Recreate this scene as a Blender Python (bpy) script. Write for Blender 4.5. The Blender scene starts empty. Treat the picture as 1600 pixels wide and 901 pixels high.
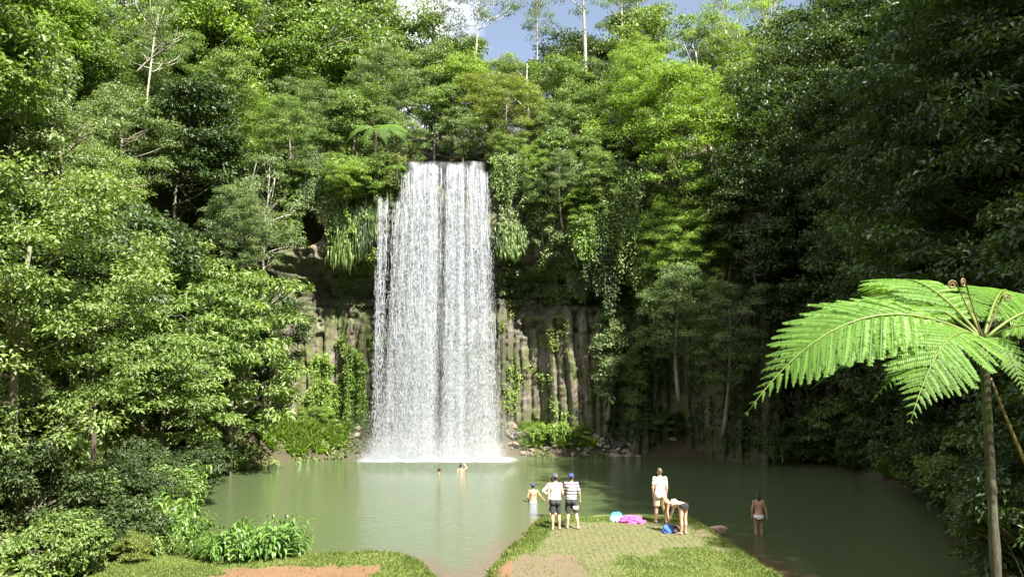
import bpy, math, random
import numpy as np
from mathutils import Vector, Matrix

R = math.radians
SC = bpy.context.scene
COL = SC.collection
rng = np.random.default_rng(7)

# ------------------------------------------------------------------ camera numbers (photo 1600 x 901)
CAM = np.array([0.0, 0.0, 5.47]); FPX = 1280.0; PITCH = R(5.55)
CP, SP = math.cos(PITCH), math.sin(PITCH)
def ray(px, py):
    u, v = (px - 800) / FPX, (450.5 - py) / FPX
    return np.array([u, CP - v * SP, SP + v * CP])
def gz(px, py, z=0.0):                      # point of the level z seen at a pixel of the photo
    d = ray(px, py); t = (z - CAM[2]) / d[2]
    return CAM + d * t
def gy(px, py, y):                          # point at distance y seen at a pixel of the photo
    d = ray(px, py); return CAM + d * (y / d[1])
def project(p):
    q = np.asarray(p) - CAM
    f = q[1] * CP + q[2] * SP; w = -q[1] * SP + q[2] * CP
    return 800 + FPX * q[0] / max(f, .01), 450.5 - FPX * w / max(f, .01), f

def ss(a, b, x):
    t = np.clip((np.asarray(x, float) - a) / (b - a), 0, 1); return t * t * (3 - 2 * t)

# ------------------------------------------------------------------ noise
def _h(ix, iy, iz, seed):
    n = (ix * 374761393 + iy * 668265263 + iz * 2147483647 + seed * 974634541) & 0xffffffff
    n = ((n ^ (n >> 13)) * 1274126177) & 0xffffffff
    return ((n ^ (n >> 16)) & 0xffff) / 65535.0
def vnoise(x, y, z=0.0, seed=0):
    x, y, z = np.broadcast_arrays(np.asarray(x, float), np.asarray(y, float), np.asarray(z, float))
    fx, fy, fz = np.floor(x), np.floor(y), np.floor(z)
    ix, iy, iz = fx.astype(np.int64), fy.astype(np.int64), fz.astype(np.int64)
    tx, ty, tz = x - fx, y - fy, z - fz
    tx, ty, tz = tx*tx*(3-2*tx), ty*ty*(3-2*ty), tz*tz*(3-2*tz)
    r = 0
    for dx in (0, 1):
        for dy in (0, 1):
            for dz in (0, 1):
                w = (tx if dx else 1-tx) * (ty if dy else 1-ty) * (tz if dz else 1-tz)
                r = r + w * _h(ix+dx, iy+dy, iz+dz, seed)
    return r
def fbm(x, y, z=0.0, seed=0, o=4):
    r = 0; a = .5; f = 1.0; s = 0
    for k in range(o):
        r = r + a * vnoise(np.asarray(x)*f, np.asarray(y)*f, np.asarray(z)*f, seed + k*17); s += a; a *= .5; f *= 2.03
    return r / s

# ------------------------------------------------------------------ mesh helpers
def mesh_np(name, verts, faces, mats=(), smooth=False, tint=None):
    """faces: int array (n,3) or (n,4)"""
    me = bpy.data.meshes.new(name)
    verts = np.asarray(verts, np.float32); faces = np.asarray(faces, np.int32)
    k = faces.shape[1]
    me.vertices.add(len(verts)); me.vertices.foreach_set('co', verts.ravel())
    me.loops.add(faces.size); me.loops.foreach_set('vertex_index', faces.ravel())
    me.polygons.add(len(faces))
    me.polygons.foreach_set('loop_start', np.arange(0, faces.size, k, dtype=np.int32))
    try: me.polygons.foreach_set('loop_total', np.full(len(faces), k, np.int32))
    except Exception: pass
    if smooth: me.polygons.foreach_set('use_smooth', np.ones(len(faces), bool))
    if tint is not None:
        at = me.attributes.new('tint', 'FLOAT', 'POINT'); at.data.foreach_set('value', np.asarray(tint, np.float32))
    for m in mats: me.materials.append(m)
    me.update(calc_edges=True); me.validate()
    return me

class MB:
    """collects quads / tris into one mesh"""
    def __init__(s): s.v = []; s.f = []
    def ring_tube(s, rings, cap=True):
        n = len(rings[0]); b = len(s.v)
        for r in rings: s.v += [tuple(p) for p in r]
        for i in range(len(rings)-1):
            for j in range(n):
                a = b+i*n+j; c = b+i*n+(j+1) % n
                s.f.append((a, c, c+n, a+n))
        if cap:
            for i, rev in ((0, True), (len(rings)-1, False)):
                c = np.mean(rings[i], axis=0); s.v.append(tuple(c)); ci = len(s.v)-1
                for j in range(n):
                    a, d = b+i*n+j, b+i*n+(j+1) % n
                    s.f.append((d, a, ci) if rev else (a, d, ci))
    def tube(s, pts, rad, n=7, cap=True):
        pts = [np.asarray(p, float) for p in pts]; rings = []
        up = np.array([0.31, 0.22, 0.92])
        for i, p in enumerate(pts):
            t = pts[min(i+1, len(pts)-1)] - pts[max(i-1, 0)]; t = t / (np.linalg.norm(t) + 1e-9)
            if i == 0:
                a = np.cross(t, up if abs(t @ up) < .95 else np.array([1., 0, 0]))
            else: a = a - t * (a @ t)
            a = a / (np.linalg.norm(a) + 1e-9); b = np.cross(t, a)
            r = rad[i] if hasattr(rad, '__len__') else rad
            rings.append([p + r*(math.cos(q)*a + math.sin(q)*b) for q in np.linspace(0, 2*math.pi, n, endpoint=False)])
        s.ring_tube(rings, cap)
    def ellipsoid(s, c, rx, ry, rz, n=14, m=9, rot=None):
        c = np.asarray(c, float); rings = []
        for i in range(1, m):
            th = math.pi*i/m; rr = []
            for q in np.linspace(0, 2*math.pi, n, endpoint=False):
                p = np.array([rx*math.sin(th)*math.cos(q), ry*math.sin(th)*math.sin(q), -rz*math.cos(th)])
                if rot is not None: p = rot @ p
                rr.append(c+p)
            rings.append(rr)
        s.ring_tube(rings)
    def capsule(s, a, b, ra, rb, n=12):
        a = np.asarray(a, float); b = np.asarray(b, float); t = b-a; L = np.linalg.norm(t)+1e-9; t = t/L
        pts = [a-t*ra*.95, a-t*ra*.6, a, a+(b-a)*.5, b, b+t*rb*.6, b+t*rb*.95]
        s.tube(pts, [ra*.3, ra*.8, ra, (ra+rb)/2, rb, rb*.8, rb*.3], n)
    def build(s, name, mats, parent=None, smooth=True):
        me = bpy.data.meshes.new(name); me.from_pydata(s.v, [], s.f)
        for m in (mats if isinstance(mats, (list, tuple)) else [mats]): me.materials.append(m)
        if smooth: me.polygons.foreach_set('use_smooth', np.ones(len(me.polygons), bool))
        me.update(); return link(name, me, parent)

def link(name, data, parent=None, loc=None, rz=0.0, sc=None):
    o = bpy.data.objects.new(name, data); COL.objects.link(o)
    if parent is not None: o.parent = parent
    if loc is not None: o.location = tuple(float(q) for q in loc)
    o.rotation_euler = (0, 0, rz)
    if sc is not None: o.scale = (sc, sc, sc) if not hasattr(sc, '__len__') else sc
    return o
def tag(o, label=None, cat=None, group=None, kind=None):
    if label: o['label'] = label
    if cat: o['category'] = cat
    if group: o['group'] = group
    if kind: o['kind'] = kind
    return o

# ------------------------------------------------------------------ materials
class NT:
    def __init__(s, name):
        s.m = bpy.data.materials.new(name); s.m.use_nodes = True
        s.t = s.m.node_tree; s.t.nodes.clear()
        s.out = s.t.nodes.new('ShaderNodeOutputMaterial')
    def n(s, typ, **kw):
        nd = s.t.nodes.new('ShaderNode'+typ)
        for k, v in kw.items():
            if hasattr(nd, k) and not k[0].isupper(): setattr(nd, k, v)
            else: s.set(nd, k, v)
        return nd
    def set(s, nd, k, v):
        i = nd.inputs[k]
        if isinstance(v, bpy.types.NodeSocket): s.t.links.new(v, i)
        elif isinstance(v, bpy.types.Node): s.t.links.new(v.outputs[0], i)
        else:
            if hasattr(v, '__len__') and len(v) == 3 and i.type == 'RGBA': v = (*v, 1)
            i.default_value = v
    def noise(s, vec, scale, detail=4, rough=.55):
        nd = s.n('TexNoise', Scale=scale, Detail=detail, Roughness=rough)
        if vec is not None: s.set(nd, 'Vector', vec)
        return nd.outputs[0]
    def ramp(s, fac, stops, interp='LINEAR'):
        nd = s.n('ValToRGB'); s.set(nd, 'Fac', fac); cr = nd.color_ramp; cr.interpolation = interp
        while len(cr.elements) < len(stops): cr.elements.new(.5)
        for e, (p, c) in zip(cr.elements, stops):
            e.position = p; e.color = (*c, 1) if hasattr(c, '__len__') else (c, c, c, 1)
        return nd.outputs[0]
    def mix(s, fac, a, b, mode='MIX'):
        nd = s.n('Mix', data_type='RGBA', blend_type=mode)
        for i, v in ((0, fac), (6, a), (7, b)):
            k = nd.inputs[i]
            if isinstance(v, bpy.types.NodeSocket): s.t.links.new(v, k)
            else: k.default_value = (*v, 1) if hasattr(v, '__len__') else v
        return nd.outputs[2]
    def math(s, op, a, b=0.0, clamp=False):
        nd = s.n('Math', operation=op, use_clamp=clamp)
        for i, v in ((0, a), (1, b)):
            if isinstance(v, bpy.types.NodeSocket): s.t.links.new(v, nd.inputs[i])
            else: nd.inputs[i].default_value = v
        return nd.outputs[0]
    def mapping(s, vec, scale=(1, 1, 1)):
        nd = s.n('Mapping'); s.set(nd, 'Vector', vec); nd.inputs['Scale'].default_value = scale; return nd.outputs[0]
    def attr(s, name): return s.n('Attribute', attribute_name=name).outputs['Fac']
    def bump(s, h, strength=.5, dist=.1):
        return s.n('Bump', Height=h, Strength=strength, Distance=dist).outputs[0]
    def bsdf(s, **kw):
        return s.n('BsdfPrincipled', **{k.replace('_', ' '): v for k, v in kw.items()})
    def done(s, sh): s.t.links.new(sh.outputs[0] if isinstance(sh, bpy.types.Node) else sh, s.out.inputs[0]); return s.m

def leaf_mat(name, cols, trans=.3, rough=.45, spec=.45, tcol=None):
    """cols: list of leaf colours from dark to light / young; the tint attribute picks one for each leaf"""
    q = NT(name)
    t = q.attr('tint'); oi = q.n('ObjectInfo').outputs['Random']
    f = q.math('ADD', q.math('MULTIPLY', t, .8), q.math('MULTIPLY', oi, .2))
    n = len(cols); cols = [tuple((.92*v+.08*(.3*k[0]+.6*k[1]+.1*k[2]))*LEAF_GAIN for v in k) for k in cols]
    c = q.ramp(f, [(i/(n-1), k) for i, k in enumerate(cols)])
    c = q.mix(q.math('MULTIPLY', oi, .35), c, q.mix(.5, c, (.09, .10, .03)))
    pb = q.bsdf(Base_Color=c, Roughness=rough)
    pb.inputs['Specular IOR Level'].default_value = spec
    tr = q.n('BsdfTranslucent', Color=q.mix(1.0, c, tcol or (1.5, 1.6, .5), 'MULTIPLY'))
    mx = q.n('MixShader', Fac=trans)
    q.t.links.new(pb.outputs[0], mx.inputs[1]); q.t.links.new(tr.outputs[0], mx.inputs[2])
    return q.done(mx)

def plain(name, col, rough=.7, spec=.3, var=.25, scale=8.0, bump=0.0):
    q = NT(name); tc = q.n('TexCoord').outputs['Object']
    nz = q.noise(tc, scale, 5)
    c = q.mix(q.math('MULTIPLY', nz, 1.0), tuple(k*(1-var) for k in col), tuple(min(1, k*(1+var)) for k in col))
    pb = q.bsdf(Base_Color=c, Roughness=rough); pb.inputs['Specular IOR Level'].default_value = spec
    if bump: q.set(pb, 'Normal', q.bump(nz, bump, .03))
    return q.done(pb)

def bark_mat(name, a, b, scale=3.0):
    q = NT(name); tc = q.n('TexCoord').outputs['Object']
    v = q.mapping(tc, (scale, scale, scale*.25))
    nz = q.noise(v, 2.0, 6, .65); blot = q.noise(tc, 1.3, 3)
    c = q.ramp(nz, [(.3, a), (.7, b)])
    c = q.mix(q.ramp(blot, [(.52, 0), (.68, .6)]), c, (.10, .13, .05))
    pb = q.bsdf(Base_Color=c, Roughness=.85, Normal=q.bump(nz, .6, .04))
    return q.done(pb)

M = {}
LEAF_GAIN = 1.27
M['leaf_dark'] = leaf_mat('dark_leaves', [(0.0158, 0.0317, 0.0086), (0.0302, 0.0562, 0.013), (0.0468, 0.0828, 0.0194), (0.072, 0.1116, 0.0302)])  # dark-leaved tone, darkened further so its colour carries shade of the right slope
M['leaf_mid'] = leaf_mat('green_leaves', [(0.054, 0.094, 0.017), (0.096, 0.156, 0.029), (0.144, 0.216, 0.046), (0.216, 0.288, 0.078)])
M['leaf_grey'] = leaf_mat('grey_green_leaves', [(0.0568, 0.0898, 0.0302), (0.098, 0.1461, 0.0475), (0.1445, 0.2059, 0.0734), (0.2167, 0.2798, 0.121)], rough=.38)
M['leaf_light'] = leaf_mat('bright_leaves', [(.075, .135, .015), (.125, .205, .022), (.175, .27, .034), (.23, .315, .06)], trans=.36)
M['leaf_yellow'] = leaf_mat('yellowish_leaves', [(.075, .115, .018), (.115, .16, .025), (.165, .2, .032), (.23, .22, .045)], trans=.36)
M['leaf_fern'] = leaf_mat('fern_leaves', [(0.068, 0.152, 0.014), (0.092, 0.196, 0.021), (0.12, 0.232, 0.029), (0.136, 0.24, 0.04)], trans=.34, rough=.5, spec=.3)
M['leaf_cane'] = leaf_mat('cane_leaves', [(0.044, 0.1, 0.014), (0.076, 0.16, 0.022), (0.12, 0.224, 0.036), (0.176, 0.264, 0.064)], rough=.33, spec=.5)
M['grass'] = leaf_mat('grass_blades', [(0.068, 0.105, 0.015), (0.105, 0.155, 0.02), (0.143, 0.192, 0.028), (0.186, 0.198, 0.056)], trans=.3, rough=.6)
M['bark_grey'] = bark_mat('grey_bark', (.12, .10, .075), (.30, .27, .21))
M['bark_dark'] = bark_mat('dark_bark', (.045, .035, .025), (.13, .105, .075))
M['bark_fern'] = bark_mat('fern_bark', (.015, .012, .008), (.11, .10, .075), 9.0)
M['bark_pale'] = bark_mat('pale_bark', (.30, .27, .22), (.58, .54, .46), 2.0)
M['stem'] = plain('green_stem', (.12, .15, .05), .6)
M['fern_green'] = plain('fern_rib', (.115, .16, .03), .5, var=.3)
M['fern_stalk'] = plain('fern_stalk', (.17, .12, .06), .6, var=.4)

# ------------------------------------------------------------------ leaves
def norm(a): return a / (np.linalg.norm(a, axis=-1, keepdims=True) + 1e-9)
def leaves(P, D, N, L, W, fold=.22, droop=.18, rg=rng, tint=None):
    """diamond leaves folded along the midrib: 4 verts, 2 tris each"""
    n = len(P); D = norm(D); S = norm(np.cross(D, N)); N = np.cross(S, D)
    L = np.broadcast_to(L, (n,))[:, None]; W = np.broadcast_to(W, (n,))[:, None]
    v = np.empty((n, 4, 3))
    v[:, 0] = P
    mid = P + D*L*.45
    v[:, 1] = mid + S*W*.5 + N*W*fold
    v[:, 2] = P + D*L - N*L*droop
    v[:, 3] = mid - S*W*.5 + N*W*fold
    b = np.arange(n)[:, None]*4
    f = np.concatenate([b+np.array([[0, 1, 2]]), b+np.array([[0, 2, 3]])], axis=1).reshape(-1, 3)
    if tint is None: tint = rg.random(n)
    return v.reshape(-1, 3), f, np.repeat(tint, 4)

def join(parts):
    V = []; F = []; T = []; o = 0
    for v, f, t in parts:
        V.append(v); F.append(f+o); T.append(t); o += len(v)
    return np.concatenate(V), np.concatenate(F), np.concatenate(T)

def clump_leaves(rg, C, r, n, L, W, flat=.62, up=1.0, droop=.25, hang=0.0):
    """leaves of many clumps; C (m,3), r (m,) radius, n leaves per clump"""
    m = len(C); k = np.repeat(np.arange(m), n)
    d = norm(rg.normal(size=(m*n, 3))); rad = rg.random(m*n)**.45
    d[:, 2] = np.where(d[:, 2] < -.2, -d[:, 2]*.6, d[:, 2])
    off = d*(rad*r[k])[:, None]; off[:, 2] *= flat
    P = C[k]+off
    D = d*np.array([1, 1, .25]) + rg.normal(size=(m*n, 3))*.5; D[:, 2] -= droop+hang
    N = d*.75 + rg.normal(size=(m*n, 3))*.55; N[:, 2] += up*.8
    ct = np.clip(rg.normal(.5, .17, m), 0, 1)
    t = np.clip(ct[k]+rg.normal(0, .16, m*n), 0, 1)
    s = rg.uniform(.65, 1.25, m*n)
    return leaves(P, D, norm(N), L*s, W*s, rg=rg, tint=t)

def limb_path(rg, a, b, bend=.25, n=6):
    a = np.asarray(a, float); b = np.asarray(b, float); t = np.linspace(0, 1, n)[:, None]
    L = np.linalg.norm(b-a); c = (a+b)/2 + rg.normal(size=3)*L*bend*.5 + np.array([0, 0, -L*.06])
    return (1-t)**2*a + 2*t*(1-t)*c + t*t*b

def make_tree(seed, H=9.0, cr=2.8, cbase=.25, ncl=95, nl=150, cl=(.55, 1.05), L=.20, W=.10, leaf='leaf_mid', bark='bark_grey',
              tr=.16, lean=.4, hang=0.12, flat=.85, top=1.0, limbs=16, stray=.1, upbias=.25):
    rg = np.random.default_rng(seed)
    tb = MB()
    topz = H*.8
    base = np.array([0, 0, -.5]); tip = np.array([rg.normal()*lean, rg.normal()*lean, topz])
    tp = limb_path(rg, base, tip, .12, 9)
    tb.tube(tp, np.linspace(tr, tr*.3, 9), 8)
    cz = H*(cbase+1)/2; hz = H*(1-cbase)/2
    d = norm(rg.normal(size=(ncl, 3))); d[:, 2] += upbias; d = norm(d)
    rad = np.where(rg.random(ncl) < .75, rg.uniform(.72, 1.0, ncl), rg.uniform(.25, .72, ncl))
    lob = .68 + .6*vnoise(d[:, 0]*1.6+5, d[:, 1]*1.6, d[:, 2]*1.6, seed)
    rad = rad*lob
    shape = 1-(1-top)*np.clip(d[:, 2], 0, 1)
    C = np.stack([d[:, 0]*cr*rad*shape, d[:, 1]*cr*rad*shape, cz + d[:, 2]*hz*rad], 1)
    C[:, :2] += tip[:2]*(C[:, 2:3]/topz)*.7
    r = rg.uniform(cl[0], cl[1], ncl)
    V, F, T = clump_leaves(rg, C, r, nl, L, W, flat, hang=hang)
    order = rg.permutation(ncl)
    for k in order[:limbs]:
        z = max(.12*H, C[k, 2] - rg.uniform(.25, .5)*np.hypot(C[k, 0], C[k, 1]) - .4); z = min(z, topz*.97)
        i = np.searchsorted(tp[:, 2], z); i = min(max(i, 1), 8)
        f = (z-tp[i-1, 2])/(tp[i, 2]-tp[i-1, 2]+1e-6); a = tp[i-1]*(1-f)+tp[i]*f
        r0 = tr*(1-.7*z/topz)*.5
        p = limb_path(rg, a, C[k], .3, 6); tb.tube(p, np.linspace(r0, .018, 6), 5)
        for q in order[rg.integers(0, ncl, 2)]:
            if np.linalg.norm(C[q]-p[3]) < 1.9: tb.tube(limb_path(rg, p[3], C[q], .3, 4), np.linspace(r0*.45, .012, 4), 4)
    crown = mesh_np('crown', V, F, [M[leaf]], tint=T)
    me = bpy.data.meshes.new('trunk'); me.from_pydata(tb.v, [], tb.f); me.materials.append(M[bark])
    me.polygons.foreach_set('use_smooth', np.ones(len(me.polygons), bool)); me.update()
    return me, crown

def make_gum(seed, H=17, tr=.16, leaf='leaf_grey', bark='bark_pale', ncl=34, cr=2.2, cbase=.55):
    return make_tree(seed, H, cr, cbase, ncl, 130, (.45, .95), .20, .055, leaf, bark, tr, lean=.9, hang=.5, flat=.8, limbs=22, upbias=.1)

def make_hanging(seed, w=2.0, h=5.0, n=60, leaf='leaf_mid', L=.2, W=.1, depth=.5):
    """a curtain of climbers hanging down from its top at z=0"""
    rg = np.random.default_rng(seed); tb = MB(); parts = []
    for k in range(n):
        x = rg.normal()*w*.42; ln = h*rg.uniform(.35, 1.0)*(1-.45*min(1, abs(x)/w)); y = rg.uniform(-depth, 0)
        z0 = -rg.random()*h*.25
        t = np.linspace(0, 1, 7)
        p = np.stack([x+np.cumsum(rg.normal(size=7))*.06, y-.25*np.sin(t*3)*depth+np.cumsum(rg.normal(size=7))*.03, z0-t*ln], 1)
        if k % 3 == 0: tb.tube(p, .012, 4)
        m = int(ln*42); u = rg.random(m)*6; i = np.minimum(u.astype(int), 5); f = (u-i)[:, None]
        P = p[i]*(1-f)+p[i+1]*f + rg.normal(size=(m, 3))*np.array([.13, .13, .1])
        D = rg.normal(size=(m, 3))*.6 + np.array([0, -.5, -.7]); N = rg.normal(size=(m, 3))*.35+np.array([0, -.75, .75])
        s = rg.uniform(.6, 1.25, m); parts.append(leaves(P, D, norm(N), L*s, W*s, rg=rg, tint=np.clip(rg.normal(rg.uniform(.3, .7), .18, m), 0, 1)))
    V, F, T = join(parts)
    fo = mesh_np('foliage', V, F, [M[leaf]], tint=T)
    me = bpy.data.meshes.new('stem'); me.from_pydata(tb.v, [], tb.f); me.materials.append(M['bark_grey']); me.update()
    return me, fo

def strip_leaf(P, D, N, L, W, rg, seg=5, curve=1.0, tint=None):
    """long leaves of several segments that arch over"""
    n = len(P); D = norm(D); S = norm(np.cross(D, N)); N = np.cross(S, D)
    L = np.broadcast_to(L, (n,)); W = np.broadcast_to(W, (n,)); cv = np.broadcast_to(curve, (n,))
    t = np.linspace(0, 1, seg+1); wid = np.sin(np.pi*np.clip(t*.92+.06, 0, 1))**.7; wid[-1] = .04
    v = np.empty((n, seg+1, 3, 3))
    for i, a in enumerate(t):
        ang = cv*a*a
        c = P + D*(L*a*np.cos(ang*.6))[:, None]; c = c + np.array([0, 0, -1])*(L*a*np.sin(ang*.6))[:, None]
        v[:, i, 0] = c + S*(W*wid[i]*.5)[:, None] + N*(W*wid[i]*.12)[:, None]
        v[:, i, 1] = c
        v[:, i, 2] = c - S*(W*wid[i]*.5)[:, None] + N*(W*wid[i]*.12)[:, None]
    b = (np.arange(n)*(seg+1)*3)[:, None, None]
    q = []
    for i in range(seg):
        for j in (0, 1):
            a = i*3+j; q.append([a, a+1, a+4, a+3])
    F = (b + np.array(q)[None]).reshape(-1, 4)
    F = np.concatenate([F[:, [0, 1, 2]], F[:, [0, 2, 3]]])
    if tint is None: tint = rg.random(n)
    return v.reshape(-1, 3), F, np.repeat(tint, (seg+1)*3)

def make_cane(seed, n=26, H=1.1, spread=.6, leaf='leaf_cane', L=.42, W=.085, per=13):
    rg = np.random.default_rng(seed); tb = MB(); parts = []
    for k in range(n):
        a = rg.random()*6.28; r = spread*math.sqrt(rg.random())
        b = np.array([r*math.cos(a), r*math.sin(a), -.05]); hh = H*rg.uniform(.6, 1.1)
        tip = b + np.array([math.cos(a)*hh*.45*(r/spread+.2), math.sin(a)*hh*.45*(r/spread+.2), hh])
        p = limb_path(rg, b, tip, .15, 6); tb.tube(p, np.linspace(.012, .006, 6), 5)
        ax = norm((tip-b)[None])[0]; side = norm(np.cross(ax, rg.normal(size=3))[None])[0]
        u = np.linspace(.25, 1, per); P = b+(tip-b)*u[:, None]
        sg = np.where(np.arange(per) % 2, 1, -1)[:, None]
        D = sg*side*.85 + ax*.65 + rg.normal(size=(per, 3))*.18
        N = np.cross(D, np.cross(ax, D))
        N = np.where((N[:, 2] < 0)[:, None], -N, N)
        parts.append(strip_leaf(P, D, N, L*rg.uniform(.7, 1.15, per), W*rg.uniform(.8, 1.2, per), rg, 4, rg.uniform(.5, 1.4, per),
                                np.clip(rg.normal(rg.uniform(.3, .8), .15, per), 0, 1)))
    V, F, T = join(parts)
    fo = mesh_np('foliage', V, F, [M[leaf]], tint=T)
    me = bpy.data.meshes.new('stem'); me.from_pydata(tb.v, [], tb.f); me.materials.append(M['stem']); me.update()
    return me, fo

def frond_geo(rg, L=2.5, npair=26, wid=.48, npin=20, droop=.5, rise=.5, roll=0.0, pw=.030):
    """one twice-divided fern frond that starts at the origin and goes along +X; returns leaf data and the rachis points"""
    t = np.linspace(0, 1, 15)
    xs = L*t*(1-.12*droop*t); zs = L*(rise*t - (droop+rise*.55)*t**2.1)
    rp = np.stack([xs, rg.normal()*.05*L*t**2, zs], 1)
    P = []; D = []; N = []; LL = []; WW = []; tt = []
    cr, sr = math.cos(roll), math.sin(roll)
    for i in range(npair):
        u = .16 + .83*(i/(npair-1))**.92
        c = np.array([np.interp(u, t, rp[:, k]) for k in range(3)])
        e = np.array([np.interp(min(u+.04, 1), t, rp[:, k]) for k in range(3)]) - np.array([np.interp(u-.04, t, rp[:, k]) for k in range(3)])
        e = e/np.linalg.norm(e)
        s0 = np.array([0, cr, sr]); nn = np.cross(e, s0); nn /= np.linalg.norm(nn)
        if nn[2] < 0: nn = -nn
        pl = wid*L*.5*(math.sin(math.pi*min(1, (u-.06)*.62+.30))**1.2)*min(1, (1.03-u)*2.6)**.8
        fw = .42 + .5*u
        for sg in (1, -1):
            pd = sg*s0*1.0 + e*(fw+rg.normal()*.06) + nn*rg.normal()*.05; pd = pd/np.linalg.norm(pd)
            m = max(5, int(npin*pl/(wid*L*.5)+3)); v = (np.arange(m)+.7)/m
            sag = -nn*0.0 + np.array([0, 0, -1.])
            pts = c + pd*(pl*v)[:, None] + sag*(pl*.15*v**2)[:, None]
            pdir = pd + sag*(.35*v)[:, None]; pdir = norm(pdir)
            side = norm(np.cross(pdir, np.broadcast_to(nn, pdir.shape)))
            ql = pl*.22*(1-v**1.8*.8)
            ql = np.minimum(ql, .082*L/2.5)
            jit = rg.uniform(.72, 1.12, m); tat = rg.random() < .05; pl_k = .5 if tat else 1
            for s2 in (1, -1):
                P.append(pts); D.append(side*s2 + pdir*.45 - nn*.18); N.append(np.broadcast_to(nn, pts.shape) + rg.normal(size=pts.shape)*.16)
                LL.append(ql*jit*pl_k); WW.append(np.minimum(np.full(m, pw*L/2.5), pl/m*.95)); tt.append(np.full(m, rg.uniform(.25, .75)))
            P.append(pts-pdir*(pl/m)[..., None] if hasattr(pl, 'shape') and pl.shape else pts-pdir*(pl/m)); D.append(pdir); N.append(np.broadcast_to(nn, pts.shape)); LL.append(np.full(m, pl/m*2.2)); WW.append(np.full(m, .014*L/2.5)); tt.append(np.full(m, .1))
    return tuple(map(np.concatenate, (P, D, N, LL, WW, tt))), rp

def rotz(a): return np.array([[math.cos(a), -math.sin(a), 0], [math.sin(a), math.cos(a), 0], [0, 0, 1]])

def tree_fern(name, loc, trunk_h, specs, seed, label, cat='tree fern', group=None, leaf='leaf_fern', dead=True, tr=.10, trunk_tip=(0, 0), npair=26, npin=20, fiddle=4):
    rg = np.random.default_rng(seed)
    root = link(name, None, None, loc); tag(root, label, cat, group)
    tb = MB(); tip = np.array([trunk_tip[0], trunk_tip[1], trunk_h])
    p = limb_path(rg, (0, 0, -.4), tip, .03, 14)
    tb.tube(p, [tr*(1.25-.35*q + .06*rg.normal()) for q in np.linspace(0, 1, 14)], 10); tb.build('trunk', M['bark_fern'], root)
    for (az, L, rise, droop, roll, wid) in specs:
        (P, D, N, LL, WW, tt), rp = frond_geo(rg, L, npair, wid, npin, droop, rise, roll)
        Rm = rotz(az)
        V, F, T = leaves(P @ Rm.T + tip, D @ Rm.T, N @ Rm.T, LL, WW, fold=.1, droop=.12, rg=rg, tint=tt)
        fr = link('frond', mesh_np('frond', V, F, [M[leaf]], tint=T), root)
        st = MB(); q = rp @ Rm.T + tip; st.tube(q, np.linspace(.020, .004, len(q))*L/2.5, 5); st.build('stalk', M['fern_green'], fr)
    for k in range(fiddle):
        a = rg.random()*6.28; h = rg.uniform(.45, .75); lean = rg.uniform(.1, .4)
        s = MB(); pts = [tip+np.array([math.cos(a)*lean*u, math.sin(a)*lean*u, h*u]) for u in np.linspace(0, 1, 6)]
        e = pts[-1]
        for w in np.linspace(0, 1, 14):
            rr = .055*(1-.8*w); an = math.pi - w*10
            pts.append(e + np.array([math.cos(a)*(.055+rr*math.cos(an)), math.sin(a)*(.055+rr*math.cos(an)), rr*math.sin(an)]))
        s.tube(pts, [.009]*6+list(np.linspace(.010, .008, 14)), 6); s.build('fiddlehead', M['fern_stalk'], root)
    return root

# ------------------------------------------------------------------ the lie of the land
def poly_sd(x, y, poly):
    x = np.asarray(x, float); y = np.asarray(y, float); d = np.full(x.shape, 1e9); ins = np.zeros(x.shape, bool)
    n = len(poly)
    for i in range(n):
        ax, ay = poly[i]; bx, by = poly[(i+1) % n]; ex, ey = bx-ax, by-ay
        t = np.clip(((x-ax)*ex+(y-ay)*ey)/(ex*ex+ey*ey), 0, 1)
        d = np.minimum(d, np.hypot(x-ax-t*ex, y-ay-t*ey))
        if ay != by:
            c = ((ay > y) != (by > y)) & (x < (bx-ax)*(y-ay)/(by-ay)+ax); ins ^= c
    return np.where(ins, -d, d)
def px2(l, z=0.0): return [tuple(gz(a, b, z)[:2]) for a, b in l]
POOL = (px2([(300, 748), (360, 738), (440, 722), (520, 717), (580, 715), (690, 713), (800, 713), (900, 713), (1000, 712), (1100, 715)])
        + [(14.5, 48.5), (18, 44), (17.6, 33), (15, 26), (12.4, 20), (10, 15), (8.6, 13.5), (7.4, 15.5)]
        + px2([(1285, 945), (1218, 897), (1165, 862), (1128, 838), (1090, 818), (1060, 811), (1000, 808), (950, 809), (880, 813), (832, 817), (800, 848), (768, 880), (752, 897), (742, 945)], .1)
        + px2([(700, 945), (688, 900), (668, 883), (630, 874), (590, 870), (480, 872), (400, 866), (335, 858), (318, 838), (308, 800), (302, 770)], .1))
LAND = [(-16, 40), (-13, 47), (-9.8, 50.6), (9.5, 51.2), (14.5, 50), (19, 45), (18.6, 33), (16, 25), (13.6, 18), (11, 8), (10, -10),
        (-9, -10), (-9.5, 8), (-10, 17), (-10.6, 23), (-12.2, 30)]
CLX0, CLX1 = -16.0, 13.0
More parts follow.
